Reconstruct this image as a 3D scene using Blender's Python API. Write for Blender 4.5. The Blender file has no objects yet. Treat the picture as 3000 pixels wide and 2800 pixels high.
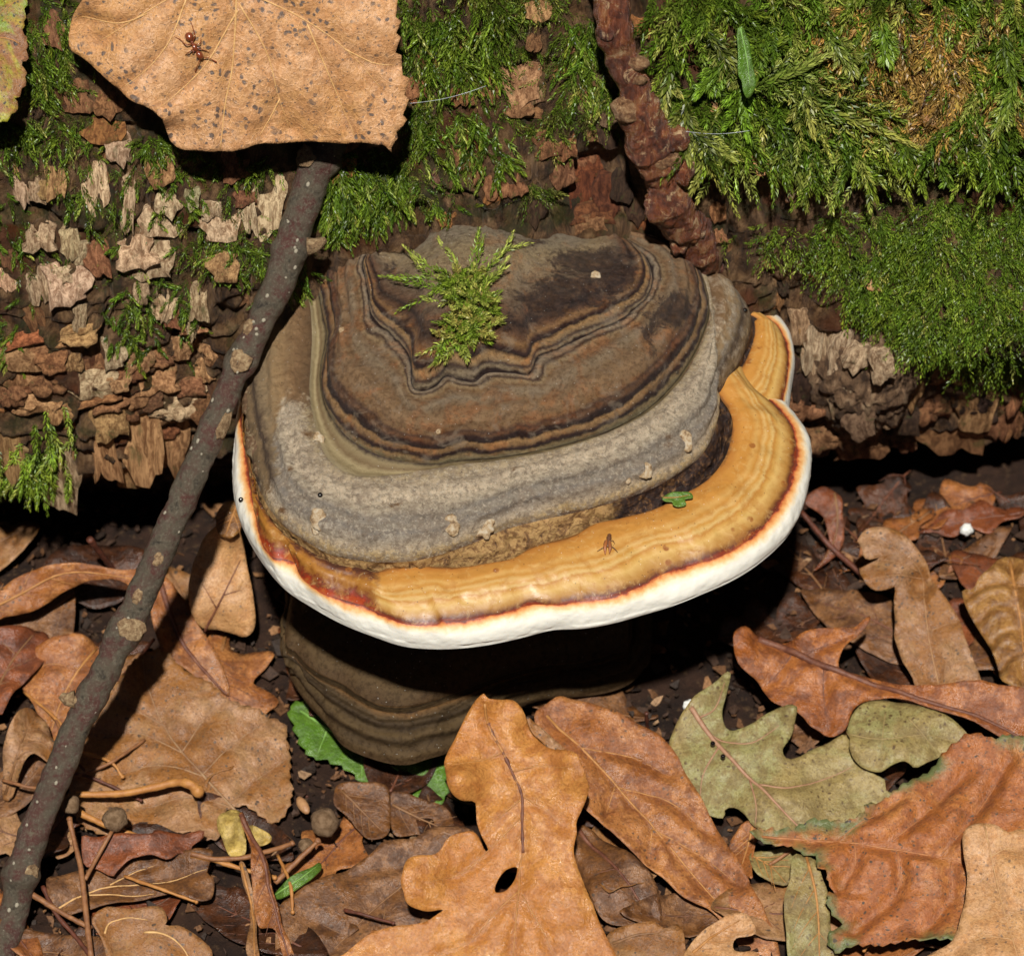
import bpy, math, random
import numpy as np
from mathutils import Vector, Matrix
from mathutils.geometry import delaunay_2d_cdt

# ------------------------------------------------------------------ camera, sky, sun, exposure
SC = bpy.context.scene
COL = SC.collection
W_MM, D_MM = 140.0, 750.0            # picture width at the fungus, camera distance (millimetres)
PITCH = math.radians(48)
FWD = np.array([0, math.cos(PITCH), -math.sin(PITCH)])
UPV = np.array([0, math.sin(PITCH), math.cos(PITCH)])
CAM = -FWD * D_MM
cd = bpy.data.cameras.new('camera'); co = bpy.data.objects.new('camera', cd); COL.objects.link(co)
co.location = CAM * .001
co.rotation_euler = (math.pi / 2 - PITCH, 0, 0)
cd.sensor_width = 36; cd.lens = 18 / (W_MM / 2 / D_MM)
cd.clip_start = .01; cd.clip_end = 200
cd.dof.use_dof = True; cd.dof.focus_distance = .742; cd.dof.aperture_fstop = 48
SC.camera = co
SC.view_settings.view_transform = 'Standard'; SC.view_settings.look = 'None'
SC.view_settings.exposure = 0.22; SC.view_settings.gamma = 1; SC.view_settings.use_curve_mapping = False
SUN_EL, SUN_AZ = math.radians(60.5), math.radians(2.5)      # flash just above the lens, a touch from one side
wd = bpy.data.worlds.new('World'); SC.world = wd; wd.use_nodes = True
wn = wd.node_tree.nodes; sky = wn.new('ShaderNodeTexSky'); sky.sky_type = 'NISHITA'; sky.sun_disc = False
sky.sun_elevation = SUN_EL; sky.sun_rotation = math.pi + SUN_AZ
wd.node_tree.links.new(sky.outputs[0], wn['Background'].inputs[0]); wn['Background'].inputs[1].default_value = .008
sl = bpy.data.lights.new('sun', 'SUN'); so = bpy.data.objects.new('sun', sl); COL.objects.link(so)
sl.energy = 5.0; sl.angle = math.radians(1.6); sl.color = (1, .965, .9)
so.location = (0, -1, 2)
so.rotation_euler = Vector((math.sin(SUN_AZ) * math.cos(SUN_EL), math.cos(SUN_AZ) * math.cos(SUN_EL), -math.sin(SUN_EL))).to_track_quat('-Z', 'Y').to_euler()

# ------------------------------------------------------------------ helpers
rng = np.random.default_rng(7)
random.seed(7)

def _h(ix, iy, iz, seed):
    h = (ix.astype(np.uint32) * np.uint32(374761393) + iy.astype(np.uint32) * np.uint32(668265263)
         + iz.astype(np.uint32) * np.uint32(2147483647) + np.uint32((seed * 974634757 + 12345) & 0xffffffff))
    h = (h ^ (h >> np.uint32(13))) * np.uint32(1274126177)
    h = (h ^ (h >> np.uint32(16))) * np.uint32(2246822519)
    return ((h ^ (h >> np.uint32(15))) & np.uint32(0xffffff)).astype(np.float64) / 0xffffff * 2 - 1

def noise(p, seed=0):
    """smooth value noise in [-1,1]; p (...,3)"""
    p = np.asarray(p, float); i = np.floor(p).astype(np.int64); f = p - i
    f = f * f * f * (f * (f * 6 - 15) + 10)
    x, y, z = i[..., 0], i[..., 1], i[..., 2]; fx, fy, fz = f[..., 0], f[..., 1], f[..., 2]
    def L(a, b, t): return a + (b - a) * t
    r = []
    for dz in (0, 1):
        a = L(_h(x, y, z + dz, seed), _h(x + 1, y, z + dz, seed), fx)
        b = L(_h(x, y + 1, z + dz, seed), _h(x + 1, y + 1, z + dz, seed), fx)
        r.append(L(a, b, fy))
    return L(r[0], r[1], fz)

def fbm(p, oct=4, seed=0, gain=.5):
    p = np.asarray(p, float); s = 0; a = 1.0
    for k in range(oct):
        s = s + a * noise(p * (2.03 ** k) + 17.3 * k, seed + k); a *= gain
    return s

def sstep(a, b, x):
    t = np.clip((x - a) / (b - a), 0, 1); return t * t * (3 - 2 * t)

def ray(px, py):
    px = np.asarray(px, float); py = np.asarray(py, float)
    a = (px - 1500) / 3000 * W_MM / D_MM; b = (1400 - py) / 3000 * W_MM / D_MM
    return FWD + a[..., None] * np.array([1., 0, 0]) + b[..., None] * UPV

def PZ(px, py, z):
    d = ray(px, py); t = (np.asarray(z, float) - CAM[2]) / d[..., 2]; return CAM + d * t[..., None]

def PPL(px, py, p0, n):
    """pixel ray meets the plane through p0 with normal n"""
    d = ray(px, py); t = ((np.asarray(p0) - CAM) @ n) / (d @ n); return CAM + d * t[..., None]

def to_px(P):
    q = np.asarray(P) - CAM; dep = q @ FWD
    return 1500 + q[..., 0] / dep * D_MM / W_MM * 3000, 1400 - (q @ UPV) / dep * D_MM / W_MM * 3000

# the log: a cylinder lying a little askew
R_LOG = 115.0; LA = math.radians(7)
AX = np.array([math.cos(LA), math.sin(LA), 0]); BK = np.array([-math.sin(LA), math.cos(LA), 0])
LC = np.array([0, 26.8, 0]) + BK * R_LOG
def cyl_hit(px, py, off=0.0):
    """(axial x, theta) where a pixel's ray meets the log's smooth cylinder"""
    d = ray(px, py); o = CAM - LC
    do, oo = d - (d @ AX)[..., None] * AX, o - (o @ AX) * AX
    a = (do ** 2).sum(-1); b = 2 * (do @ oo); c = oo @ oo - (R_LOG + off) ** 2
    disc = np.maximum(b * b - 4 * a * c, 0)
    t = (-b - np.sqrt(disc)) / (2 * a); P = CAM + d * t[..., None] - LC
    return P @ AX, np.arctan2(P[..., 2], -(P @ BK))
def cyl_pt(x, th, r):
    x, th, r = np.asarray(x, float), np.asarray(th, float), np.asarray(r, float)
    return LC + x[..., None] * AX - (r * np.cos(th))[..., None] * BK + (r * np.sin(th))[..., None] * np.array([0, 0, 1.])
def cyl_nrm(th):
    th = np.asarray(th, float)
    return -np.cos(th)[..., None] * BK + np.sin(th)[..., None] * np.array([0, 0, 1.])
def PL(px, py, off=0.0):
    x, th = cyl_hit(np.asarray(px, float), np.asarray(py, float), off); return cyl_pt(x, th, R_LOG + off)

MM = .001
def mesh_data(name, V, F, attrs=None, smooth=True, cols=None):
    """V (n,3) millimetres; F list of index lists or (m,k) array"""
    me = bpy.data.meshes.new(name); V = np.asarray(V, float) * MM
    if isinstance(F, np.ndarray):
        m, k = F.shape
        me.vertices.add(len(V)); me.vertices.foreach_set('co', V.ravel())
        me.loops.add(m * k); me.loops.foreach_set('vertex_index', F.ravel().astype(np.int32))
        me.polygons.add(m); me.polygons.foreach_set('loop_start', np.arange(0, m * k, k, dtype=np.int32))
        me.update(calc_edges=True)
    else:
        me.from_pydata(V.tolist(), [], [list(map(int, f)) for f in F])
    me.polygons.foreach_set('use_smooth', np.full(len(me.polygons), smooth)); me.update()
    for k, a in (attrs or {}).items():
        at = me.attributes.new(k, 'FLOAT', 'POINT'); at.data.foreach_set('value', np.asarray(a, np.float32).ravel())
    if cols is not None:
        at = me.color_attributes.new('col', 'FLOAT_COLOR', 'POINT')
        at.data.foreach_set('color', np.c_[cols, np.ones(len(cols))].astype(np.float32).ravel())
    return me

def add(name, me, mat=None, parent=None, loc=None):
    o = bpy.data.objects.new(name, me); COL.objects.link(o)
    if mat is not None and not me.materials: me.materials.append(mat)
    if parent is not None: o.parent = parent
    if loc is not None: o.location = np.asarray(loc) * MM
    return o

def tag(o, label=None, cat=None, group=None, kind=None):
    for k, v in (('label', label), ('category', cat), ('group', group), ('kind', kind)):
        if v: o[k] = v
    return o

class Thing:
    """an Empty at the base of a thing; parts are meshes given in world millimetres"""
    def __init__(self, name, base, label, cat, group=None):
        self.L = np.asarray(base, float); self.o = bpy.data.objects.new(name, None); COL.objects.link(self.o)
        self.o.empty_display_size = .005; self.o.location = self.L * MM; tag(self.o, label, cat, group)
    def part(self, name, V, F, mat, parent=None, **kw):
        return add(name, mesh_data(name, np.asarray(V) - self.L, F, **kw), mat, parent or self.o)

def grid_faces(n, m, off=0, wrap=False):
    i, j = np.meshgrid(np.arange(n - 1), np.arange(m if wrap else m - 1), indexing='ij'); j2 = (j + 1) % m
    return (np.stack([i * m + j, i * m + j2, (i + 1) * m + j2, (i + 1) * m + j], -1) + off).reshape(-1, 4)

def catmull(P, n, closed=False):
    P = np.asarray(P, float); k = len(P)
    Q = np.vstack([P[-1:], P, P[:2]]) if closed else np.vstack([2 * P[:1] - P[1:2], P, 2 * P[-1:] - P[-2:-1]])
    segs = k if closed else k - 1; out = []
    for s in range(segs):
        p0, p1, p2, p3 = Q[s:s + 4]; t = np.linspace(0, 1, n, endpoint=False)[:, None]
        out.append(.5 * (2 * p1 + (p2 - p0) * t + (2 * p0 - 5 * p1 + 4 * p2 - p3) * t * t + (3 * p1 - p0 - 3 * p2 + p3) * t ** 3))
    if not closed: out.append(P[-1:])
    return np.vstack(out)

def resample(P, n, closed=False):
    P = np.vstack([P, P[:1]]) if closed else P
    s = np.r_[0, np.cumsum(np.linalg.norm(np.diff(P, axis=0), axis=1))]
    t = np.linspace(0, s[-1], n, endpoint=not closed)
    return np.stack([np.interp(t, s, P[:, k]) for k in range(P.shape[1])], -1)

def tube(path, rad, seg=10, cap=True, bump=None):
    """tube along path (n,3) with radii (n,); returns V,F"""
    P = np.asarray(path, float); n = len(P); rad = np.broadcast_to(np.asarray(rad, float), (n,))
    T = np.gradient(P, axis=0); T /= np.linalg.norm(T, axis=1)[:, None] + 1e-9
    ref = np.array([0, 0, 1.]) if abs(T[0, 2]) < .9 else np.array([1., 0, 0])
    A = ref - (T @ ref)[:, None] * T; A /= np.linalg.norm(A, axis=1)[:, None]; B = np.cross(T, A)
    a = np.linspace(0, 2 * math.pi, seg, endpoint=False)
    N = np.cos(a)[None, :, None] * A[:, None] + np.sin(a)[None, :, None] * B[:, None]
    V = P[:, None] + N * rad[:, None, None]
    if bump is not None: V = V + N * bump(V)[..., None]
    F = [tuple(f) for f in grid_faces(n, seg, wrap=True)]; V = V.reshape(-1, 3)
    if cap:
        F += [tuple(range(seg - 1, -1, -1)), tuple(range((n - 1) * seg, n * seg))]
    return V, F

def blob(c, ax, seg=12, ring=8, bump=None):
    """ellipsoid with axes rows of ax (3,3)"""
    u = np.linspace(0, 2 * math.pi, seg, endpoint=False); v = np.linspace(0, math.pi, ring + 1)[1:-1]
    S = np.stack([np.sin(v)[:, None] * np.cos(u), np.sin(v)[:, None] * np.sin(u), np.cos(v)[:, None] + 0 * u], -1).reshape(-1, 3)
    S = np.vstack([S, [[0, 0, 1], [0, 0, -1]]]); V = S @ np.asarray(ax)
    if bump is not None: V = V * (1 + bump(V + c))[:, None]
    r = ring - 1; F = [tuple(f) for f in grid_faces(r, seg, wrap=True)]
    top, bot = r * seg, r * seg + 1
    F += [(top, (j + 1) % seg, j) for j in range(seg)] + [(bot, (r - 1) * seg + j, (r - 1) * seg + (j + 1) % seg) for j in range(seg)]
    return V + c, F

def inside(poly, x, y):
    poly = np.asarray(poly, float); r = np.zeros(np.shape(x), bool); j = len(poly) - 1
    for i in range(len(poly)):
        (xi, yi), (xj, yj) = poly[i], poly[j]
        with np.errstate(divide='ignore', invalid='ignore'):
            r ^= ((yi > y) != (yj > y)) & (x < (xj - xi) * (y - yi) / (yj - yi + 1e-12) + xi)
        j = i
    return r

def seg_dist(poly, x, y, closed=True):
    P = np.asarray(poly, float); Q = np.roll(P, -1, 0) if closed else P[1:]; P = P if closed else P[:-1]
    d = np.full(np.shape(x), 1e9)
    for (ax, ay), (bx, by) in zip(P, Q):
        l2 = (bx - ax) ** 2 + (by - ay) ** 2 + 1e-12
        t = np.clip(((x - ax) * (bx - ax) + (y - ay) * (by - ay)) / l2, 0, 1)
        d = np.minimum(d, np.hypot(x - ax - t * (bx - ax), y - ay - t * (by - ay)))
    return d

# ------------------------------------------------------------------ material helper
class M:
    def __init__(self, name, rough=.6, spec=.4):
        self.m = bpy.data.materials.new(name); self.m.use_nodes = True; self.t = self.m.node_tree; self.n = self.t.nodes
        self.b = self.n['Principled BSDF']; self.b.inputs['Roughness'].default_value = rough
        self.b.inputs['Specular IOR Level'].default_value = spec
        tc = self.n.new('ShaderNodeTexCoord'); self.co = self.new('ShaderNodeVectorMath', operation='SCALE')
        self.t.links.new(tc.outputs['Object'], self.co.inputs[0]); self.co.inputs['Scale'].default_value = 1000
        self.P = self.co.outputs[0]; self.tc = tc
    def new(self, t, **kw):
        n = self.n.new(t)
        for k, v in kw.items(): setattr(n, k, v)
        return n
    def put(self, sock, v):
        if isinstance(v, bpy.types.NodeSocket): self.t.links.new(v, sock)
        elif isinstance(v, (tuple, list)) and len(v) == 3 and sock.type == 'RGBA': sock.default_value = (*v, 1)
        else: sock.default_value = v
    def noise(self, scale, detail=5, rough=.6, dist=0, vec=None, col=False):
        n = self.new('ShaderNodeTexNoise'); self.put(n.inputs['Vector'], vec or self.P)
        n.inputs['Scale'].default_value = scale; n.inputs['Detail'].default_value = detail
        n.inputs['Roughness'].default_value = rough; n.inputs['Distortion'].default_value = dist
        return n.outputs[1] if col else n.outputs[0]
    def stretch(self, sx, sy, sz, vec=None):
        n = self.new('ShaderNodeVectorMath', operation='MULTIPLY'); self.put(n.inputs[0], vec or self.P); n.inputs[1].default_value = (sx, sy, sz)
        return n.outputs[0]
    def voro(self, scale, feature='F1', vec=None, rand=1):
        n = self.new('ShaderNodeTexVoronoi', feature=feature); self.put(n.inputs['Vector'], vec or self.P)
        n.inputs['Scale'].default_value = scale; n.inputs['Randomness'].default_value = rand
        return n.outputs['Distance']
    def attr(self, name, col=False):
        n = self.new('ShaderNodeAttribute', attribute_name=name); return n.outputs['Color' if col else 'Fac']
    def math(self, op, a, b=0.0, c=0.0, clamp=False):
        n = self.new('ShaderNodeMath', operation=op, use_clamp=clamp); self.put(n.inputs[0], a); self.put(n.inputs[1], b); self.put(n.inputs[2], c)
        return n.outputs[0]
    def rng(self, v, a, b, lo=0.0, hi=1.0):
        n = self.new('ShaderNodeMapRange', interpolation_type='SMOOTHSTEP'); self.put(n.inputs[0], v)
        for i, x in enumerate((a, b, lo, hi)): n.inputs[i + 1].default_value = x
        return n.outputs[0]
    def mix(self, f, a, b, mode='MIX'):
        n = self.new('ShaderNodeMix', data_type='RGBA', blend_type=mode); self.put(n.inputs[0], f)
        self.put(n.inputs[6], a); self.put(n.inputs[7], b); return n.outputs[2]
    def ramp(self, v, stops, interp='LINEAR'):
        n = self.new('ShaderNodeValToRGB'); self.put(n.inputs[0], v); r = n.color_ramp; r.interpolation = interp
        while len(r.elements) < len(stops): r.elements.new(.5)
        for e, (p, c) in zip(r.elements, stops): e.position = p
        for e, (p, c) in zip(r.elements, stops): e.position = p; e.color = (*c, 1)
        return n.outputs[0]
    def bump(self, h, dist_mm, strength=1.0, prev=None):
        n = self.new('ShaderNodeBump'); self.put(n.inputs['Height'], h); n.inputs['Distance'].default_value = dist_mm * MM
        n.inputs['Strength'].default_value = strength
        if prev is not None: self.put(n.inputs['Normal'], prev)
        return n.outputs[0]
    def done(self, col, normal=None, rough=None, transl=None):
        self.put(self.b.inputs['Base Color'], col)
        if normal is not None: self.put(self.b.inputs['Normal'], normal)
        if rough is not None: self.put(self.b.inputs['Roughness'], rough)
        if transl:
            t = self.new('ShaderNodeBsdfTranslucent'); self.put(t.inputs[0], col); mx = self.new('ShaderNodeMixShader')
            mx.inputs[0].default_value = transl; out = self.n['Material Output']
            self.t.links.new(self.b.outputs[0], mx.inputs[1]); self.t.links.new(t.outputs[0], mx.inputs[2]); self.t.links.new(mx.outputs[0], out.inputs[0])
        return self.m
# ------------------------------------------------------------------ ground
Z_G = -50.0
def ground_z(x, y):
    p = np.stack([x, y, 0 * x], -1)
    return Z_G + 1.6 * fbm(p / 16, 3, 40) + .45 * fbm(p / 2.4, 3, 41)
def spaced(lo, hi, dlo, dhi, step, outer=14):
    inner = np.arange(dlo, dhi + step, step); g = np.linspace(0, 1, outer + 1)[1:] ** 2.5
    return np.r_[(dlo + (lo - dlo) * g)[::-1], inner, dhi + step + (hi - dhi) * g]
gx, gy = spaced(-3000, 3000, -95, 95, .6), spaced(-2500, 3500, -75, 75, .6)
GX, GY = np.meshgrid(gx, gy, indexing='ij'); GV = np.stack([GX, GY, ground_z(GX, GY)], -1)
m = M('soil', .8, .25)
c = m.mix(m.rng(m.noise(.12, 6, .7), .35, .65), (.012, .006, .004), (.038, .017, .009))
c = m.mix(m.rng(m.noise(.9, 4, .7), .55, .7), c, (.08, .045, .022))
MAT_SOIL = m.done(c, m.bump(m.noise(2.5, 6, .75), .5))
o = add('ground', mesh_data('ground', GV.reshape(-1, 3), grid_faces(len(gx), len(gy))), MAT_SOIL)
tag(o, 'dark damp forest soil under the leaf litter', 'ground', kind='structure')

# ------------------------------------------------------------------ the log
CUSH = cyl_hit(np.array(2900.), np.array(800.)); HOLE = cyl_hit(np.array(1740.), np.array(560.)); TOPR = cyl_hit(np.array(2550.), np.array(180.))
CUT = cyl_hit(np.array(2400.), np.array(470.))
def log_h(x, th):
    x, th = np.asarray(x, float), np.asarray(th, float); a = th * R_LOG           # arc length up the bark
    p = np.stack([x, a, 0 * x], -1)
    h = 1.6 * fbm(p / 22, 3, 1) + .7 * fbm(p / np.array([4, 9, 1]), 3, 2) + .25 * fbm(p / np.array([1., 2.4, 1]), 2, 3)
    # ledges: bark flaking in rows, strongest low down on the bare side
    w = a / 5.2 + .8 * fbm(p / np.array([11, 8, 1]), 3, 4); saw = w - np.floor(w)
    h = h + (1 - saw) * sstep(0, .12, saw) * 1.7 * (.35 + .65 * sstep(25, -15, a))
    cr = np.abs(noise(p / np.array([6.5, 17, 1]), 6)); h = h - 1.8 * sstep(.16, 0, cr)
    # lower edge of the bark shell, the wood below set back
    edge = np.interp(x, [-90, -45, 0, 40, 90], [-27.5, -24, -28, -36, -38]) + 2.2 * noise(p[..., :] * np.array([.17, 0, 0]), 8) + 1.2 * noise(p * np.array([.6, 0, 0]), 9)
    h = h - 11 * sstep(edge + 1.2, edge - 1.0, a)
    # moss cushion, rotten pocket, thick moss shelf
    dx, da = x - CUSH[0], a - CUSH[1] * R_LOG
    h = h + 8 * np.exp(-(np.minimum(dx, 0) / 17) ** 2) * sstep(-13, -7, da) * sstep(20, 0, da)
    h = h - 6 * np.exp(-((x - HOLE[0]) / 5.5) ** 2 - ((a - HOLE[1] * R_LOG) / 7) ** 2)
    h = h + 4.5 * sstep(14, 26, x) * sstep(CUT[1] * R_LOG - 1, CUT[1] * R_LOG + 2.5, a)
    return h
def on_log(px, py, off=0.0):
    """point on the rough bark seen at a pixel (few fixed-point steps)"""
    h = 0.0
    for _ in range(4):
        x, th = cyl_hit(np.asarray(px, float), np.asarray(py, float), h); h = log_h(x, th)
    return cyl_pt(x, th, R_LOG + h + off), x, th
log = Thing('fallen_log', (0, 141.8, Z_G), 'large mossy fallen log with flaking brown bark behind the bracket fungus', 'log')
lx = spaced(-600, 600, -92, 92, .5, 12)
lt = np.r_[np.linspace(-math.pi, -.62, 24)[:-1], np.arange(-.62, .72, .0046), np.linspace(.72, math.pi, 30)[1:]]
LXg, LTg = np.meshgrid(lx, lt, indexing='ij'); LV = cyl_pt(LXg, LTg, R_LOG + log_h(LXg, LTg))
nl = LV.shape[1]; LF = grid_faces(len(lx), nl)
m = M('rough_bark', .62, .35)
st = m.stretch(1, .5, .5)
c = m.ramp(m.noise(.42, 9, .76, .5, st), [(.32, (.014, .008, .005)), (.43, (.055, .028, .014)), (.52, (.14, .075, .035)), (.62, (.28, .165, .08)), (.74, (.42, .28, .15))])
c = m.mix(m.rng(m.noise(.07, 3), .55, .68), c, m.mix(m.noise(.8), (.05, .016, .006), (.16, .05, .016)))
c = m.mix(m.math('MULTIPLY', m.rng(m.noise(.11, 5, .7), .5, .62), .6), c, (.03, .042, .01))
MAT_BARK = m.done(c, m.bump(m.noise(.8, 9, .8, .3, st), 1.8), m.rng(m.noise(.4), .35, .7, .35, .8))
log.part('bark_bed', LV.reshape(-1, 3), LF, MAT_BARK)
for s in (0, -1):
    log.part('sawn_end', LV[s], [tuple(range(nl))], MAT_BARK)

# bark plates: shared chunk shapes with torn lower edges, tucked in at the top
m = M('bark_plate', .7, .3)
oi = m.new('ShaderNodeObjectInfo'); OC = oi.outputs['Color']
loc = m.new('ShaderNodeVectorMath', operation='ADD'); m.put(loc.inputs[0], m.P); rs = m.new('ShaderNodeVectorMath', operation='SCALE'); m.put(rs.inputs[0], oi.outputs['Location']); rs.inputs['Scale'].default_value = 900; m.put(loc.inputs[1], rs.outputs[0])
pv = loc.outputs[0]; ps = m.stretch(7, 2.2, 4, pv)
f = m.noise(.9, 8, .75, .5, ps)
c = m.mix(m.rng(f, .38, .62), m.mix(1, OC, (.3, .24, .2), 'MULTIPLY'), OC)
c = m.mix(m.rng(m.noise(7, 7, .75, 0, pv), .5, .66), c, m.mix(1, OC, (.35, .27, .22), 'MULTIPLY'))
c = m.mix(m.math('MULTIPLY', m.rng(m.noise(2.2, 4, .6, 0, pv), .58, .7), .55), c, (.05, .06, .015))
MAT_PLATE = m.done(c, m.bump(m.noise(2.0, 9, .8, 0, ps), .35))
m = M('knob_bark', .6, .35); st = m.stretch(1, .45, .45)
c = m.ramp(m.noise(.5, 9, .8, .6, st), [(.32, (.02, .011, .007)), (.45, (.09, .048, .025)), (.55, (.24, .14, .075)), (.66, (.46, .32, .19))]); MAT_KNOB = m.done(c, m.bump(m.noise(.9, 9, .8, .4, st), 1.4))
def plate_mesh(seed):
    n = 11; u = np.linspace(-1, 1, n); U, Vv = np.meshgrid(u, u, indexing='ij')
    p = np.stack([U, Vv, 0 * U + seed * 3.7], -1)
    # irregular outline: squircle warped, torn lower edge
    ang = np.arctan2(Vv, U); k = 1 / np.maximum(np.maximum(np.abs(U), np.abs(Vv)), 1e-6) * np.hypot(U, Vv)
    rr = 1 - .22 * (1 - 1 / np.maximum(k, 1)) * 1.5
    X = U * rr * (1 + .3 * noise(p * 1.3, seed)) + .2 * noise(p * 2.3, seed + 5)
    Y = Vv * rr * (1 + .25 * noise(p * 1.2 + 9, seed)) + .1 * noise(p * 2.6 + 4, seed + 8) + .26 * noise(np.stack([U * 2.6, 0 * U, 0 * U + seed], -1), seed + 2) * sstep(0, -1, Vv)
    e = np.maximum(np.abs(U), np.abs(Vv)) > .99
    Z = .55 + .3 * fbm(p * 1.7, 4, seed + 3) - .5 * sstep(-.6, 1, Vv) + .15 * np.sin(U * 5 + seed)
    Z = np.where(e, -.9, Z); ip = np.maximum(np.abs(U), np.abs(Vv)); s = np.where(e, 1.0, np.where(ip > .7, 1.22, 1.0))
    V = np.stack([X * s * .5, Y * s * .5, Z], -1).reshape(-1, 3)
    return mesh_data('bark_plate', V, grid_faces(n, n))
PLATES = [plate_mesh(i + 1) for i in range(22)]
n_plate = 0
def plate(px, py, w, h, thick, col, rot=0.0, off=0.0):
    """a bark chunk of w by h pixels at a pixel on the log"""
    global n_plate
    P, x, th = on_log(px, py, off); N = cyl_nrm(th); Tt = np.sin(th) * BK + np.cos(th) * np.array([0, 0, 1.])
    s = W_MM / 3000; fore = max(.45, abs(float(Tt @ UPV)))
    o = add('bark_plate', PLATES[n_plate % len(PLATES)], MAT_PLATE, log.o); n_plate += 1
    c_, s_ = math.cos(rot), math.sin(rot); a1 = AX * c_ + Tt * s_; a2 = -AX * s_ + Tt * c_
    q = .14 * random.uniform(.3, 1.4); a2, a3 = a2 * math.cos(q) + N * -math.sin(q), N * math.cos(q) + a2 * math.sin(q)
    Mx = np.eye(4); Mx[:3, 0] = a1 * w * s; Mx[:3, 1] = a2 * h * s / fore; Mx[:3, 2] = a3 * thick; Mx[:3, 3] = (P - log.L) * MM
    o.matrix_local = Matrix(Mx.tolist()); o.color = (*col, 1)
    return o
def vary(c, a=.16):
    k = 1 + random.uniform(-a, a); return tuple(min(.9, max(.004, v * k * (1 + random.uniform(-a, a) * .35))) for v in c)
PALE, TAN, BRN, DRK, RED = (.66, .48, .29), (.52, .29, .13), (.32, .15, .065), (.07, .034, .018), (.36, .15, .05)
T = .5035
def plates(off, lst, col, th):
    for a in lst: plate(off[0] + a[0] * T, off[1] + a[1] * T, a[2] * T * 1.28, a[3] * T * 1.2, th * random.uniform(.75, 1.35), vary(a[4] if len(a) > 4 else col), random.uniform(-.12, .12))
plates((0, 0), [(130, 1085, 75, 130), (225, 1090, 80, 120), (320, 1060, 100, 130, TAN), (555, 1060, 110, 220), (750, 1150, 65, 270), (930, 1270, 180, 150),
    (990, 1160, 130, 120), (1220, 1180, 90, 130), (1260, 1280, 160, 130), (1440, 1190, 80, 200), (1555, 1200, 150, 260), (240, 1370, 150, 130), (400, 1380, 90, 130),
    (790, 1470, 180, 140), (880, 1510, 180, 160), (215, 1640, 100, 160), (380, 1640, 200, 180), (920, 1660, 120, 130), (820, 1690, 80, 90), (960, 1790, 110, 110),
    (1150, 1750, 90, 160), (600, 720, 190, 140, RED), (690, 850, 110, 130), (310, 160, 90, 180, BRN), (590, 950, 150, 230, BRN), (930, 960, 120, 150, TAN),
    (1680, 1790, 90, 120), (460, 560, 120, 140, BRN), (640, 600, 130, 110, BRN), (1360, 960, 120, 130, BRN), (1290, 1540, 120, 90, TAN), (560, 1500, 110, 130, BRN)], PALE, 1.5)
plates((1000, 0), [(1040, 500, 170, 180, TAN), (740, 550, 60, 90), (1140, 50, 120, 100, TAN), (1020, 1070, 90, 110), (1200, 840, 130, 120), (900, 1080, 110, 100),
    (790, 900, 50, 120), (800, 1000, 50, 80), (1540, 720, 100, 180, DRK), (1720, 1180, 110, 200, DRK), (1430, 1280, 160, 80), (1030, 620, 130, 70), (870, 480, 90, 130),
    (1100, 620, 130, 90), (700, 920, 80, 100), (1280, 980, 110, 130), (430, 500, 110, 90), (1640, 1060, 90, 160, DRK), (1120, 1200, 110, 140, DRK), (1300, 850, 90, 110)], BRN, 1.2)
plates((0, 934), [(120, 190, 220, 110), (520, 370, 220, 110, PALE), (690, 360, 100, 60), (920, 350, 200, 100), (1030, 490, 280, 100, PALE), (110, 310, 150, 110), (200, 480, 220, 80),
    (350, 530, 110, 80), (660, 200, 100, 110, PALE), (820, 240, 120, 80), (1020, 130, 150, 90), (480, 90, 170, 80), (590, 720, 130, 330), (820, 640, 180, 350), (1010, 700, 140, 210),
    (360, 900, 160, 300, PALE), (200, 950, 120, 260, PALE), (50, 700, 110, 250), (50, 1020, 100, 150), (430, 250, 80, 70), (1170, 130, 90, 60), (620, 600, 160, 120),
    (740, 850, 160, 130), (420, 700, 70, 120), (300, 250, 130, 70, BRN), (560, 250, 120, 70, BRN), (760, 470, 160, 70, BRN), (1180, 300, 90, 90), (1240, 200, 90, 80),
    (280, 380, 150, 60, BRN), (620, 480, 160, 60, BRN), (480, 470, 130, 60, BRN), (70, 430, 130, 70, BRN), (930, 220, 110, 60, BRN), (1100, 380, 130, 60, BRN), (1190, 520, 120, 90, BRN)], TAN, 1.5)
plates((2000, 934), [(750, 130, 90, 200, PALE), (720, 50, 90, 120, TAN), (840, 120, 90, 200, PALE), (690, 480, 200, 120), (830, 650, 200, 90), (1040, 690, 240, 130), (1330, 390, 110, 130, TAN),
    (1420, 480, 190, 110), (1700, 470, 180, 190, TAN), (1560, 620, 320, 180), (1820, 740, 300, 180), (1550, 300, 200, 90), (1850, 560, 180, 120), (870, 820, 170, 130),
    (1330, 740, 90, 70), (1150, 880, 60, 70, TAN), (800, 830, 90, 90), (1930, 600, 90, 90), (700, 330, 120, 160, DRK), (760, 250, 110, 120, DRK), (1280, 560, 150, 90, DRK),
    (1230, 800, 160, 90, DRK), (1650, 860, 220, 80, DRK), (1000, 860, 110, 80, DRK), (1950, 420, 120, 120), (1780, 330, 150, 100, DRK), (620, 620, 140, 90)], BRN, 2.2)
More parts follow.
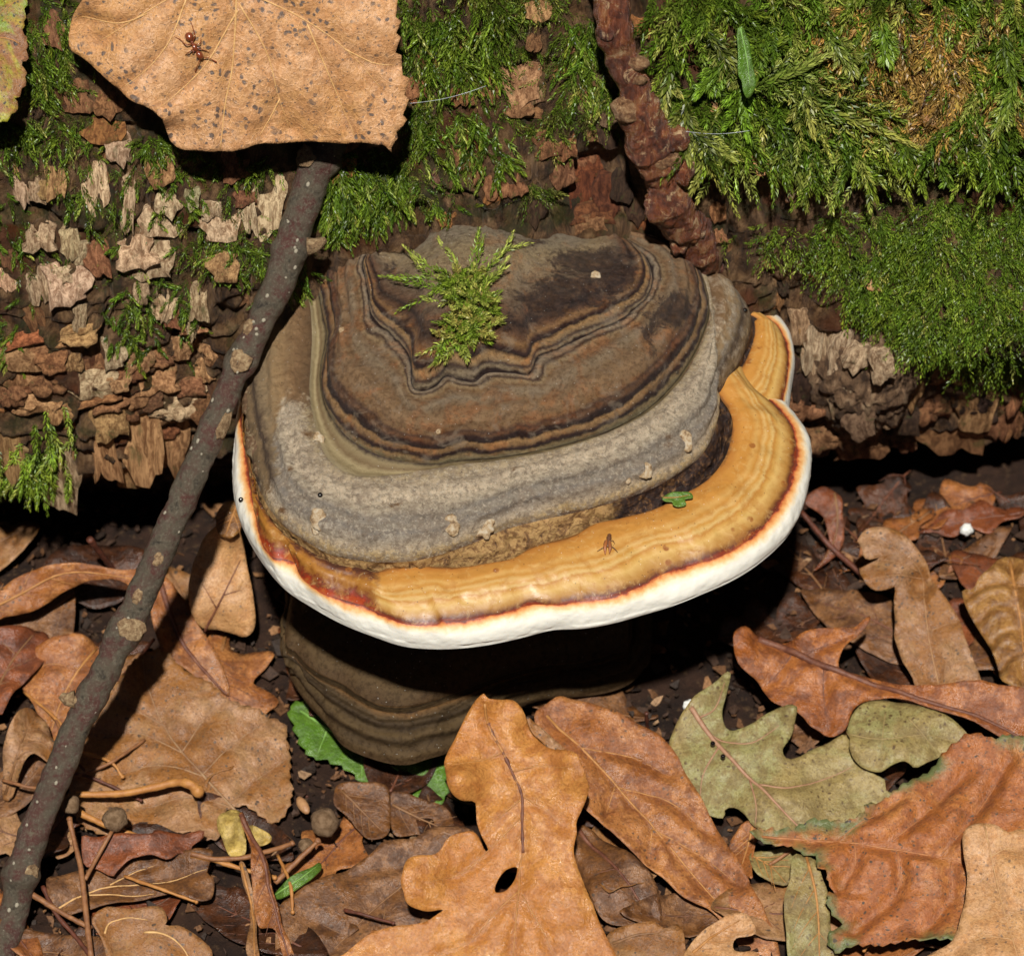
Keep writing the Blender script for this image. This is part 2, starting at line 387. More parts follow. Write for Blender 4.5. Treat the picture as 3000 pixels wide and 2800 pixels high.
# the wide hanging burl-like bark flake beside the fungus: a curved shell of several lapped pieces
for px, py, w, h, t_, c_, off in [(2455, 985, 70, 110, 1.4, (.6, .44, .28), 3.2), (2500, 975, 80, 60, 1.2, (.62, .45, .28), 4.6), (2560, 985, 70, 70, 1.3, (.58, .42, .26), 4.4), (2605, 1040, 60, 120, 1.5, (.4, .27, .16), 3.2), (2440, 1080, 60, 150, 1.6, (.4, .28, .17), 2.2),
                                  (2500, 1150, 90, 60, 1.4, (.2, .12, .07), 4.2), (2565, 1165, 70, 50, 1.2, (.32, .2, .11), 3.6), (2480, 1030, 60, 40, 1.0, (.5, .37, .23), 5.4), (2530, 1020, 50, 36, .9, (.55, .4, .25), 5.6)]:
    plate(px, py, w, h, t_, c_, random.uniform(-.25, .25), off)
Q, _, th_ = on_log(2525, 1085, 1.0); Nn = cyl_nrm(th_); Tt = np.sin(th_) * BK + np.cos(th_) * np.array([0, 0, 1.])
V, F = blob(Q - log.L, np.array([AX * 7.6, Tt * 10.2, Nn * 4.6]), 72, 48, lambda v: .16 * fbm(v / 4.5, 3, 91) + .16 * fbm(v / np.array([1.2, 3, 3]), 3, 92) + .07 * fbm(v / .7, 2, 93))
o = add('bark_knob', mesh_data('bark_knob', V, F), MAT_KNOB, log.o)
for px, py, w, h, c_ in [(2372, 1000, 52, 120, (.66, .5, .32)), (2418, 990, 44, 110, (.6, .44, .27)), (2335, 930, 60, 80, (.42, .27, .15)), (1740, 470, 120, 70, (.2, .06, .02)), (1700, 545, 80, 110, (.16, .045, .016)), (1785, 560, 90, 120, (.13, .04, .016)), (1730, 610, 130, 50, (.19, .07, .025))]:
    plate(px, py, w, h, 1.3, c_, random.uniform(-.1, .1), 1.6 if px > 2000 else .4)
# random smaller flakes between them
def fill(n, box, w, h, cols, th):
    for _ in range(n):
        plate(random.uniform(box[0], box[2]), random.uniform(box[1], box[3]), random.uniform(*w), random.uniform(*h), th * random.uniform(.6, 1.2), vary(random.choice(cols), .3), random.uniform(-.35, .35))
fill(18, (-60, 420, 900, 950), (30, 70), (35, 90), (PALE, TAN, BRN, PALE), 1.0)
fill(22, (-40, 950, 640, 1380), (60, 150), (18, 36), (BRN, TAN, BRN, RED), 1.1)
fill(34, (2280, 1150, 3040, 1420), (30, 90), (22, 50), (BRN, DRK, DRK, (.2, .1, .045)), 1.7)
fill(34, (1000, 40, 1900, 640), (30, 80), (40, 90), (BRN, BRN, RED, (.3, .18, .1)), 1.0)
fill(14, (2060, 560, 2500, 900), (25, 60), (20, 50), (BRN, DRK), 1.2)
fill(14, (0, 1470, 620, 1580), (60, 150), (18, 40), (DRK, BRN, (.2, .1, .05)), 1.4)
# ------------------------------------------------------------------ bracket fungus
NS = 620
# scorched patches of the crust: detail-view x, y, half-widths, strength
DARKS = [(1200, 180, 130, 50, .85), (1330, 230, 90, 80, .7), (1130, 290, 160, 60, .9), (1040, 125, 40, 20, .7), (1510, 345, 55, 60, 1.3), (1420, 390, 40, 90, .5), (560, 210, 50, 60, .55), (650, 400, 120, 40, .6), (930, 410, 130, 30, .6), (1460, 520, 90, 110, .35), (1080, 360, 140, 40, .5)]
FUN_PTS = []
def zx(p): return 650 + .8803 * p[0], 600 + .8803 * p[1]
def ring(pts, z, smooth=4, n=NS):
    """traced growth line (pixels of a detail view) at height z -> smooth world polyline; ('w',x,y,z) gives a world point"""
    out = []
    for k, p in enumerate(pts):
        if p[0] == 'w': out.append(p[1:]); continue
        if p[0] == 'l': out.append(tuple(PL(*map(np.array, zx(p[1:3])), p[3]))); continue
        px, py = zx(p); zz = p[2] if len(p) > 2 else z
        out.append(tuple(PZ(px, py, zz)))
    P = resample(catmull(np.array(out), 8), n)
    if smooth:
        k = np.exp(-np.linspace(-2, 2, 2 * smooth + 1) ** 2); k /= k.sum(); E = np.pad(P, ((smooth, smooth), (0, 0)), 'edge')
        P = np.stack([np.convolve(E[:, c], k, 'valid') for c in range(3)], -1)
    return P
def loft(A, B, n, he=1.0, ze=1.0, arch=0.0, amp=.12, wl=3.0, seed=0, ridges=0, r_amp=.1, out=0.0):
    """surface between two growth lines. he/ze: easing of the level and the upright run, arch: bulge up, out: bulge outwards"""
    t = np.linspace(0, 1, n); th = (1 - np.cos(t * math.pi / 2)) * (1 - he) + t * he if he <= 1 else t
    tz = np.sin(t * math.pi / 2) * (1 - ze) + t * ze if ze <= 1 else t
    G = np.empty((n, len(A), 3)); G[..., :2] = A[None, :, :2] + (B - A)[None, :, :2] * th[:, None, None]
    G[..., 2] = A[None, :, 2] + (B - A)[None, :, 2] * tz[:, None] + np.asarray(arch)[None] * np.sin(math.pi * t)[:, None] ** .8
    if out:
        dr = (A - B)[:, :2]; dr = dr / (np.linalg.norm(dr, axis=1)[:, None] + 1e-6); G[..., :2] += out * np.sin(math.pi * t)[:, None, None] * dr[None]
    du, dv = np.gradient(G, axis=0), np.gradient(G, axis=1); N = np.cross(dv, du); N /= np.linalg.norm(N, axis=-1)[..., None] + 1e-9
    N *= np.sign(N[..., 2:3] + 1e-9)
    w = np.sin(math.pi * t)[:, None] ** .5
    d = amp * fbm(G / wl, 4, seed) + amp * 1.6 * fbm(G / (wl * 4), 2, seed + 9)
    if ridges: d = d + r_amp * np.sin(2 * math.pi * ridges * (t[:, None] + .05 * fbm(G / 7, 2, seed + 4)))
    return G + N * (d * w)[..., None], np.repeat(t[:, None], len(A), 1)
def lofted(th, name, G, t, mat, parent=None):
    FUN_PTS.append(G.reshape(-1, 3))
    n, m_ = t.shape; s = np.repeat(np.linspace(0, 1, m_)[None], n, 0)
    F = grid_faces(n, m_)[:, ::-1]
    px, py = to_px(G); zx_, zy_ = (px - 650) / .8803, (py - 600) / .8803; dk = sum(a * np.exp(-((zx_ - x) / sx) ** 2 - ((zy_ - y) / sy) ** 2) for x, y, sx, sy, a in DARKS)
    lf = sstep(600, 420, zx_); bf = np.clip(sstep(760, 560, zy_) * sstep(460, 330, zx_) + sstep(215, 140, zx_) * sstep(1010, 880, zy_), 0, 1)
    return th.part(name, G.reshape(-1, 3), F, mat, parent, attrs={'t': t, 's': s, 'dk': dk, 'lf': lf, 'bf': bf, 'cv': sstep(1180, 1420, zx_)})

C0 = ring([('w', -33, 30, -2), ('w', -36, 22, -2), (60, 690), (50, 780), (42, 860), (38, 930), (50, 1020), (85, 1110), (140, 1200), (210, 1280), (300, 1340), (400, 1395), (500, 1435), (600, 1468), (700, 1478), (800, 1475), (900, 1462), (1000, 1440), (1100, 1415), (1200, 1410), (1300, 1393), (1400, 1365), (1500, 1335), (1600, 1295), (1700, 1250), (1780, 1200), (1860, 1130), (1910, 1060), (1940, 990), (1955, 920), (1960, 850), (1950, 790), (1925, 740), (1880, 690), ('w', 36, 16, -2), ('w', 31, 32, -2)], -2.2)
C1 = ring([('w', -32, 30, 1.5), ('w', -35, 22, 1.5), (66, 690), (72, 780), (84, 870), (98, 950), (116, 1015), (120, 1080), (140, 1135), (170, 1172), (215, 1180), (246, 1195), (266, 1240), (330, 1290), (400, 1312), (480, 1337), (540, 1367), (600, 1392), (660, 1397), (720, 1395), (735, 1384), (800, 1383), (870, 1370), (960, 1350), (1030, 1330), (1100, 1330), (1200, 1318), (1300, 1303), (1380, 1275), (1460, 1232), (1540, 1202), (1640, 1178), (1720, 1135), (1800, 1070), (1860, 990), (1895, 910), (1912, 840), (1908, 775), (1885, 720), (1850, 676), ('w', 33, 17, 1.5), ('w', 29, 32, 1.5)], 1.5, 2)
C2b = ring([('w', -31, 30, 3), ('w', -34, 22, 3), (72, 690), (82, 800), (95, 880), (110, 945), (140, 1010), (190, 1078), (260, 1132), (350, 1180), (450, 1202), (510, 1222), (560, 1207), (640, 1200), (720, 1205), (800, 1205), (900, 1190), (970, 1175), (1030, 1140), (1100, 1120), (1180, 1095), (1240, 1062), (1330, 1042), (1440, 1012), (1540, 962), (1620, 912), (1670, 850), (1692, 790), (1700, 725), (1685, 680), (1655, 635), ('w', 26.5, 19, 4), ('w', 24, 32, 4)], 3.6, 3)
C2 = ring([('w', -30, 31, 6), ('w', -31, 25, 5.5), (128, 455), (95, 520), (74, 600), (78, 690), (88, 775), (102, 860), (118, 925), (150, 998), (205, 1066), (280, 1120), (360, 1163), (450, 1182), (540, 1190), (640, 1184), (740, 1160), (850, 1120), (940, 1082), (1050, 1052), (1150, 1030), (1250, 1005), (1350, 975), (1450, 935), (1540, 880), (1600, 830), (1638, 760), (1652, 690), (1645, 635), (1625, 590), ('w', 25, 20, 6), ('w', 22, 32, 7)], 5.2, 3)
C3 = ring([('w', -24, 33, 12), (318, 240), (325, 300), (335, 360), (348, 425), (342, 480), (330, 530), (330, 600), (350, 680), (390, 742), (440, 790), (520, 832), (600, 852), (700, 862), (800, 850), (900, 842), (1000, 827), (1100, 807), (1200, 780), (1300, 745), (1400, 690), (1480, 620), (1550, 530), (1600, 430), (1622, 350), (1612, 270, 12), (1582, 204, 13), (1535, 160, 14.2), (1480, 134, 15.2), ('l', 1410, 108, -.8), ('l', 1330, 100, -2)], 11.5, 2)
C3b = ring([('w', -27, 33, 11.5), (290, 280), (296, 360), (300, 440), (296, 520), (292, 630), (312, 740), (345, 832), (400, 884), (460, 904), (540, 902), (625, 890), (720, 876), (800, 862), (900, 853), (1000, 837), (1100, 817), (1200, 790), (1300, 755), (1405, 700), (1488, 629), (1560, 536), (1610, 434), (1632, 350), (1622, 266, 11.5), (1592, 196, 12.4), (1540, 150, 13.6), (1484, 126, 14.6), ('l', 1415, 100, -1.2), ('l', 1335, 92, -2.4)], 11.2, 3)
C4 = ring([('w', -15, 33, 17), (480, 170), (476, 230), (490, 300), (492, 350), (522, 395), (572, 440), (618, 490), (632, 545), (632, 590), (645, 614), (675, 620), (715, 602), (745, 572), (790, 582), (840, 590), (885, 560), (960, 560), (1025, 562), (1048, 505), (1110, 482), (1180, 452), (1260, 412), (1340, 372), (1400, 322), (1432, 270), (1424, 205), (1395, 160, 17.6), ('l', 1345, 124, .2), ('l', 1290, 106, -1.2)], 18, 3)
tp = np.array([zx(p) for p in [(470, 178), (560, 158), (640, 140), (700, 90), (760, 55), (830, 42), (900, 50), (960, 75), (1040, 80), (1140, 95), (1220, 108), (1265, 104)]])
TT = resample(catmull(PL(tp[:, 0], tp[:, 1], -1.2), 8), NS)
CV = .5 * (C2 + C2b); CV[:, 2] = 1.3

SPK = None
def speck(m, c, amt=1.0):
    """fine pale spore grains and dark grit on the crust"""
    c = m.mix(m.math('MULTIPLY', m.rng(m.voro(1.1), .07, .04), amt), c, (.7, .7, .66))
    return m.mix(m.math('MULTIPLY', m.rng(m.voro(.9, vec=m.stretch(1.07, .93, 1.1)), .085, .05), amt), c, (.03, .018, .012))
# pore rim: white, running to orange and red at the crust line
m = M('pore_rim', .5, .35); t_ = m.attr('t'); nz = m.noise(.16, 4, .6); n2 = m.noise(.9, 3)
u = m.math('ADD', t_, m.math('ADD', m.math('MULTIPLY', m.math('SUBTRACT', nz, .5), .4), m.math('MULTIPLY', m.math('SUBTRACT', n2, .5), .22)))
c = m.ramp(u, [(0, (.7, .68, .61)), (.58, (.69, .66, .58)), (.7, (.7, .58, .4)), (.82, (.65, .36, .14)), (.92, (.5, .18, .05)), (.97, (.3, .055, .02)), (1, (.12, .025, .014))])
c = m.mix(m.math('MULTIPLY', m.rng(m.noise(1.6, 5, .7), .6, .75), .16), c, (.55, .5, .4))
b = m.bump(m.noise(1.3, 4), .12, .6); MAT_RIM = m.done(speck(m, c, .25), b)
MAT_RIM.node_tree.nodes['Principled BSDF'].inputs['Subsurface Weight'].default_value = .12
MAT_RIM.node_tree.nodes['Principled BSDF'].inputs['Subsurface Radius'].default_value = (.0012, .0009, .0006)
# tan margin
m = M('tan_margin', .44, .32); t_ = m.attr('t'); s_ = m.attr('s'); nz = m.noise(.13, 5, .6, .6); n2 = m.noise(.55, 5, .65)
u = m.math('ADD', t_, m.math('ADD', m.math('MULTIPLY', m.math('SUBTRACT', nz, .5), .22), m.math('MULTIPLY', m.math('SUBTRACT', n2, .5), .1)))
tanr = m.ramp(u, [(0, (.2, .03, .012)), (.03, (.11, .028, .016)), (.06, (.2, .08, .022)), (.11, (.38, .19, .05)), (.23, (.56, .35, .12)), (.29, (.5, .27, .07)), (.33, (.42, .19, .04)), (.37, (.55, .36, .14)), (.43, (.47, .23, .05)), (.48, (.55, .34, .13)), (.54, (.45, .21, .045)), (.62, (.52, .29, .09)), (.7, (.46, .21, .045)), (.85, (.48, .22, .05)), (.96, (.38, .15, .032)), (1, (.18, .07, .02))])
lred = m.ramp(m.math('ADD', u, m.math('MULTIPLY', m.math('SUBTRACT', n2, .5), .8)), [(0, (.34, .05, .014)), (.08, (.24, .026, .01)), (.17, (.14, .03, .012)), (.28, (.23, .085, .016)), (.5, (.33, .14, .024)), (.66, (.2, .075, .02)), (.8, (.1, .032, .018)), (1, (.05, .02, .014))])
c = m.mix(m.rng(m.math('ADD', m.attr('lf'), m.math('MULTIPLY', m.math('SUBTRACT', n2, .5), .7)), .3, .6), tanr, lred)
c = m.mix(m.math('MULTIPLY', m.rng(m.voro(.32, vec=m.stretch(1, 1, 1.3)), .2, .12), m.rng(n2, .42, .6)), c, (.26, .09, .02))
c = m.mix(m.math('MULTIPLY', m.rng(m.noise(.3, 7, .75, 1.2), .5, .62), .45), c, (.36, .15, .03))
c = m.mix(m.math('MULTIPLY', m.rng(m.noise(.7, 7, .75, .6), .53, .66), .4), c, (.58, .37, .15))
c = m.mix(1, c, (.86, .86, .8), 'MULTIPLY')
MAT_TAN = m.done(speck(m, c, .8), m.bump(m.noise(1.1, 5, .65), .1, .7), m.rng(n2, .3, .7, .34, .56))
# crevice
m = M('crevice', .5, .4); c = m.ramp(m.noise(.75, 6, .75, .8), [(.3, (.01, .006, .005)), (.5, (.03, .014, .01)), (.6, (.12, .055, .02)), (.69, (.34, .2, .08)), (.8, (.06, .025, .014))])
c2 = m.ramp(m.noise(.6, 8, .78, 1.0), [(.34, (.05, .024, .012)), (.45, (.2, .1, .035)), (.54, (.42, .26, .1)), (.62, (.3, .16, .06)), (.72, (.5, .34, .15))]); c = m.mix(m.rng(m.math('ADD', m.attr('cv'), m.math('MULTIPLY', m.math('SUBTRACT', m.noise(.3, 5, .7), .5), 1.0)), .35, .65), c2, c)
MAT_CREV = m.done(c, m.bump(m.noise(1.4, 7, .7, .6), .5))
# grey band
m = M('grey_band', .62, .3); t_ = m.attr('t'); s_ = m.attr('s'); nz = m.noise(.12, 5, .65, .5); n2 = m.noise(.7, 6, .7)
u = m.math('ADD', t_, m.math('ADD', m.math('MULTIPLY', m.math('SUBTRACT', nz, .5), .26), m.math('MULTIPLY', m.math('SUBTRACT', n2, .5), .07)))
c = m.ramp(u, [(0, (.1, .045, .02)), (.03, (.3, .2, .085)), (.08, (.5, .36, .17)), (.14, (.48, .38, .25)), (.24, (.36, .31, .24)), (.32, (.22, .195, .165)), (.38, (.3, .26, .2)), (.46, (.25, .22, .18)), (.54, (.45, .38, .27)), (.7, (.6, .49, .34)), (.84, (.5, .4, .27)), (.95, (.4, .31, .18)), (1, (.28, .21, .11))])
c = m.mix(m.math('MULTIPLY', m.rng(m.noise(1.2, 9, .8), .46, .58), .75), c, (.2, .155, .11))
c = m.mix(m.math('MULTIPLY', m.rng(m.noise(.24, 7, .75, .8), .48, .62), .6), c, (.27, .21, .15))
c = m.mix(m.math('MULTIPLY', m.rng(m.noise(.9, 7, .75, 2.5, m.stretch(.5, 1.6, 1.6)), .54, .62), .5), c, (.18, .15, .12))
c = m.mix(m.math('MULTIPLY', m.rng(m.noise(2.0, 9, .8, 0, m.stretch(1, 1.1, 1.2)), .5, .62), .6), c, (.6, .53, .4))
c = m.mix(m.math('MULTIPLY', m.rng(m.voro(.16, 'F1'), .25, .1), m.rng(n2, .45, .62)), c, (.16, .085, .035))
c = m.mix(m.math('MULTIPLY', m.rng(m.math('ADD', m.attr('bf'), m.math('ADD', m.math('MULTIPLY', m.math('SUBTRACT', n2, .5), 1.4), m.math('MULTIPLY', m.math('SUBTRACT', m.noise(.3, 6, .7, 1.0), .5), 1.6))), .2, .75), .92), c, m.ramp(m.math('ADD', u, m.math('MULTIPLY', m.math('SUBTRACT', n2, .5), .3)), [(0, (.025, .014, .01)), (.16, (.2, .13, .06)), (.28, (.06, .034, .02)), (.42, (.24, .17, .09)), (.6, (.3, .19, .085)), (.8, (.2, .11, .045)), (1, (.11, .06, .026))]))
c = m.mix(m.math('MULTIPLY', m.rng(m.noise(1.3, 9, .8, .3), .5, .6), .45), c, m.mix(1, c, (.5, .44, .38), 'MULTIPLY'))
c = m.mix(1, c, (1.16, 1.13, 1.14), 'MULTIPLY')
MAT_GREY = m.done(speck(m, c, .9), m.bump(m.noise(.9, 9, .82, .5), 1.0))
m = M('growth_furrow', .6, .3); n2 = m.noise(.8, 7, .7); u = m.math('ADD', m.attr('t'), m.math('MULTIPLY', m.math('SUBTRACT', n2, .5), .3))
c = m.ramp(u, [(0, (.3, .24, .14)), (.25, (.2, .15, .075)), (.45, (.27, .21, .11)), (.65, (.13, .085, .04)), (.85, (.19, .14, .07)), (1, (.03, .018, .012))])
MAT_FURROW = m.done(speck(m, c, .7), m.bump(m.noise(1.4, 8, .75), .3))
# brown dome and crown
def zoned(name, stops, dist, fine, patch=None):
    m = M(name, .46, .42); t_ = m.attr('t'); nz = m.noise(.1, 4, .6, .4); n2 = m.noise(.5, 6, .7); n3 = m.noise(1.6, 9, .8)
    u = m.math('ADD', t_, m.math('ADD', m.math('MULTIPLY', m.math('SUBTRACT', nz, .5), dist), m.math('MULTIPLY', m.math('SUBTRACT', n2, .5), fine)))
    c = m.ramp(u, stops)
    c = m.mix(m.math('MULTIPLY', m.rng(n3, .47, .58), .7), c, m.mix(1, c, (.45, .38, .34), 'MULTIPLY'))
    c = m.mix(m.math('MULTIPLY', m.rng(m.noise(.2, 6, .7, .6, m.stretch(.9, 1.1, 1)), .5, .62), .6), c, m.mix(1, c, (1.25, .85, .62), 'MULTIPLY'))
    c = m.mix(m.math('MULTIPLY', m.rng(m.noise(.32, 6, .7, .5, m.stretch(1, 1, 1.4)), .52, .66), .45), c, (.26, .2, .14))
    dk = m.rng(m.math('ADD', m.attr('dk'), m.math('MULTIPLY', m.math('SUBTRACT', m.noise(.4, 9, .82, .8), .5), 2.6)), .38, .7); c = m.mix(m.math('MULTIPLY', dk, .9), c, m.ramp(m.noise(1.1, 8, .8), [(.35, (.01, .007, .008)), (.5, (.035, .02, .016)), (.62, (.1, .055, .03))]))
    if patch:
        pm = m.rng(m.noise(.1, 8, .78, .9), *patch); c = m.mix(m.math('MULTIPLY', pm, .8), c, m.mix(n3, (.03, .018, .014), (.1, .058, .034)))
    return m.done(speck(m, c, .8), m.bump(m.noise(.7, 9, .82, .4), .9), m.rng(n2, .42, .58, .28, .58))
bk, bw, tn, gr = (.022, .011, .009), (.2, .115, .055), (.34, .2, .085), (.25, .18, .11)
MAT_BROWN = zoned('brown_zone', [(0, (.17, .14, .075)), (.045, (.24, .17, .08)), (.075, bk), (.1, (.04, .018, .014)), (.13, (.22, .125, .055)), (.17, tn), (.2, bk), (.25, (.035, .018, .015)), (.29, (.14, .07, .035)), (.33, (.08, .042, .026)), (.37, bw), (.5, (.27, .165, .085)), (.62, (.2, .12, .06)), (.72, gr), (.82, bw), (.87, (.28, .19, .1)), (.905, (.06, .032, .022)), (.94, (.3, .22, .14)), (.97, (.25, .19, .13)), (1, bk)], .24, .09)
MAT_CROWN = zoned('crown_zone', [(0, bk), (.02, (.24, .18, .11)), (.045, (.05, .03, .025)), (.07, (.25, .16, .08)), (.1, tn), (.125, bk), (.15, (.045, .02, .015)), (.19, (.26, .14, .06)), (.24, (.13, .065, .035)), (.3, bk), (.36, (.14, .075, .042)), (.45, (.16, .11, .07)), (.6, (.27, .19, .11)), (.75, (.3, .22, .12)), (.88, (.25, .2, .13)), (1, (.2, .165, .115))], .15, .06, (.56, .63))
m = M('pore_surface', .8, .2); MAT_PORE = m.done(m.mix(m.noise(.5), (.42, .37, .27), (.6, .55, .44)), m.bump(m.voro(4), .2))

fun = Thing('bracket_fungus', (0, 27, -2), 'large red-belted bracket fungus with brown dome, grey band and white rim', 'fungus')
G, t = loft(C0, C1, 30, .25, .35, 0, .09, 1.5, 11, out=.4); G[:-1] += 0; rim = lofted(fun, 'pore_rim', G, t, MAT_RIM)
# underside rolls in from the rim
ctr = np.array([0., 24, 0]); k = np.linspace(0, 1, 26)
U = np.stack([np.c_[C0[:, :2] + (ctr[:2] - C0[:, :2]) * q * .8, C0[:, 2] - 2.2 * math.sin(min(1, q * 5) * math.pi / 2) - 13 * q * q] for q in k])
lofted(fun, 'pore_surface', U[::-1], np.repeat(k[:, None], NS, 1), MAT_PORE)
G, t = loft(C1, C2b, 60, 1, 1, 1.15, .22, 3.8, 12, 3, .05); lofted(fun, 'tan_margin', G, t, MAT_TAN)
G, t = loft(C2b, CV, 14, 1, 1, 0, .28, 1.1, 13); G2, t2 = loft(CV, C2, 14, 1, 1, 0, .28, 1.1, 14)
lofted(fun, 'crevice', np.vstack([G, G2[1:]]), np.vstack([t * .5, .5 + t2[1:] * .5]), MAT_CREV)
G, t = loft(C2, C3b, 90, .45, .55, 1.3, .34, 2.8, 15, 4.2, .26); grey = lofted(fun, 'grey_band', G, t, MAT_GREY)
G, t = loft(C3b, C3, 18, 1, 1, -.7, .12, 2.0, 18); lofted(fun, 'growth_furrow', G, t, MAT_FURROW)
G, t = loft(C3, C4, 80, .45, .35, .7, .3, 3.6, 16, 4.5, .2); lofted(fun, 'brown_dome', G, t, MAT_BROWN)
G, t = loft(C4, TT, 90, .7, .5, .5 + 2.6 * np.exp(-((np.linspace(0, 1, NS) - .42) / .2) ** 2), .42, 4.5, 17, 3, .16); CROWN_G = G; lofted(fun, 'dome_top', G, t, MAT_CROWN)
# side lobe behind the main margin
def sw(p, q): return [('w',) + tuple(p)] + q
S0 = ring(sw((28, 9, -3), [(1860, 705), (1884, 690), (1895, 620), (1906, 540), (1900, 480), (1880, 420), (1848, 378), (1800, 348), (1740, 334), ('w', 24, 36, -2.6)]), -2.8, 3, 260)
S1 = ring(sw((26, 9, .4), [(1830, 700), (1858, 668), (1876, 600), (1886, 530), (1880, 470), (1860, 420), (1830, 388), (1790, 370), (1745, 368), ('w', 22, 36, .6)]), .4, 3, 260)
S2b = ring(sw((22, 12, 2.2), [(1660, 640), (1700, 590), (1745, 515), (1772, 440), (1772, 390), (1755, 365), ('w', 21, 36, 2)]), 2.2, 3, 260)
S2 = ring(sw((21.5, 12, 4), [(1640, 622), (1685, 575), (1732, 505), (1758, 430), (1762, 380), (1742, 335), (1700, 292), (1650, 262), ('w', 19, 36, 4)]), 4.2, 3, 260)
S3 = ring(sw((17, 12, 10.8), [(1500, 600), (1560, 520), (1600, 440), (1618, 360), (1605, 280), (1575, 220), ('w', 13, 36, 10.8)]), 10.8, 3, 260)
G, t = loft(S0, S1, 22, .25, .35, 0, .05, 1.6, 21, out=.3); lofted(fun, 'side_lobe_rim', G, t, MAT_RIM)
U = np.stack([np.c_[S0[:, :2] + (np.array([18, 26.]) - S0[:, :2]) * q, S0[:, 2] - 1.5 * math.sin(min(1, q * 5) * math.pi / 2) - 5 * q * q] for q in k])
lofted(fun, 'side_lobe_pores', U[::-1], np.repeat(k[:, None], 260, 1), MAT_PORE)
G, t = loft(S1, S2b, 40, 1, 1, .9, .08, 3.2, 22, 3, .04); me_s = lofted(fun, 'side_lobe_margin', G, t, MAT_TAN)
me_s.data.attributes['lf'].data.foreach_set('value', np.zeros(len(me_s.data.vertices), np.float32)); me_s.data.attributes['s'].data.foreach_set('value', np.full(len(me_s.data.vertices), .7, np.float32))
G, t = loft(S2b, S2, 12, 1, 1, -.5, .2, 1.2, 23); lofted(fun, 'side_lobe_crevice', G, t, MAT_CREV)
G, t = loft(S2, S3, 46, .45, .6, 1.0, .12, 2.6, 24, 3, .14); so_ = lofted(fun, 'side_lobe_band', G, t, MAT_GREY)
so_.data.attributes['bf'].data.foreach_set('value', np.full(len(so_.data.vertices), .58, np.float32)); so_.data.attributes['s'].data.foreach_set('value', np.full(len(so_.data.vertices), .6, np.float32))
# torn crust folded up along the flank
m = M('crust_fold', .6, .3); c = m.ramp(m.noise(.45, 6, .7, .5), [(.3, (.03, .018, .012)), (.48, (.11, .06, .03)), (.6, (.28, .22, .13)), (.75, (.34, .3, .2))])
MAT_FOLD = m.done(c, m.bump(m.noise(1.5, 7, .7), .3))
def fold(pts, z, r, seed):
    P = np.array([PZ(*zx(p), z if len(p) < 3 else p[2]) for p in pts]); P = resample(catmull(P, 8), 70); q = np.linspace(0, 1, 70)
    V, F = tube(P, r * np.sin(np.pi * np.clip(q * .94 + .03, 0, 1)) ** .5, 14, True, lambda v: .35 * r * fbm(v / 1.8, 3, seed))
    fun.part('crust_fold', V, F, MAT_FOLD, grey)
fold([(150, 470), (120, 520), (90, 590), (88, 660), (100, 730)], 6.0, 1.15, 31)
fold([(90, 690), (102, 760), (118, 830), (138, 900), (152, 965)], 5.4, 1.25, 32)
fold([(205, 470), (165, 520), (140, 600), (140, 690), (150, 760)], 7.0, 1.0, 33)
# where a pixel meets the fungus
FP = np.vstack(FUN_PTS); FPX, FPY = to_px(FP); FDEP = (FP - CAM) @ FWD
def on_fungus(px, py):
    d = np.hypot(FPX - px, FPY - py); k = np.where(d < max(14, d.min() + 1))[0]; j = k[np.argmin(FDEP[k])]
    near = k[FDEP[k] < FDEP[j] + 1.5]; return FP[near[np.argmin(d[near])]]
m = M('crust_scar', .65, .3); c = m.ramp(m.noise(1.1, 5, .7), [(.36, (.1, .055, .025)), (.48, (.28, .19, .1)), (.58, (.36, .29, .2)), (.7, (.42, .36, .27))]); MAT_SCAR = m.done(c, m.bump(m.noise(3, 5), .15))
for (a, b_), r in [((322, 1040), 22), ((765, 1062), 24), ((872, 1070), 26), ((1540, 785), 22), ((1408, 885), 18), ((310, 1075), 13), ((1352, 915), 9), ((320, 780), 16), ((400, 418), 9), ((1245, 240), 14), ((722, 750), 7)]:
    Q = on_fungus(*zx((a, b_)))
    V, F = blob(Q - np.array([0, -.06, .1]), np.array([[r * .05, 0, 0], [0, r * .052, r * .04], [0, -.14, .2]]), 28, 12, lambda v: .26 * fbm(v / .8, 3, r))
    fun.part('crust_scar', V, F, MAT_SCAR, grey)

# lower bracket fungus, older and dull, under the big one
def fr(pts, z, n=300):
    P = np.array([p[1:] if p[0] == 'w' else tuple(PZ(p[0], p[1], z + float(np.interp(p[0], [1300, 1700], [0, -5.5])))) for p in pts]); return resample(catmull(P, 8), n)
F0 = fr([('w', -26, 46, -40), ('w', -30, 30, -40), (826, 1866), (833, 1931), (856, 1997), (901, 2062), (957, 2123), (1000, 2180), (1050, 2208), (1101, 2226), (1151, 2238), (1201, 2239), (1252, 2223), (1312, 2205), (1400, 2160), (1500, 2085), (1600, 2048), (1705, 2040), (1785, 2027), (1846, 2002), (1884, 1962), (1908, 1906), ('w', 20, 25, -46), ('w', 16, 46, -46)], -39)
F1 = fr([('w', -24, 46, -35), ('w', -28, 30, -35), (838, 1850), (870, 1930), (930, 1985), (1000, 2018), (1050, 2052), (1101, 2078), (1160, 2087), (1227, 2080), (1300, 2058), (1400, 2020), (1500, 1985), (1600, 1965), (1700, 1955), (1790, 1930), (1840, 1890), ('w', 16, 20, -41), ('w', 13, 46, -41)], -34)
F2 = fr([('w', -18, 46, -27), ('w', -20, 34, -27), ('w', -15, 22, -26), ('w', -4, 16, -25), ('w', 5, 22, -26), ('w', 9, 34, -27), ('w', 8, 46, -27)], -27)
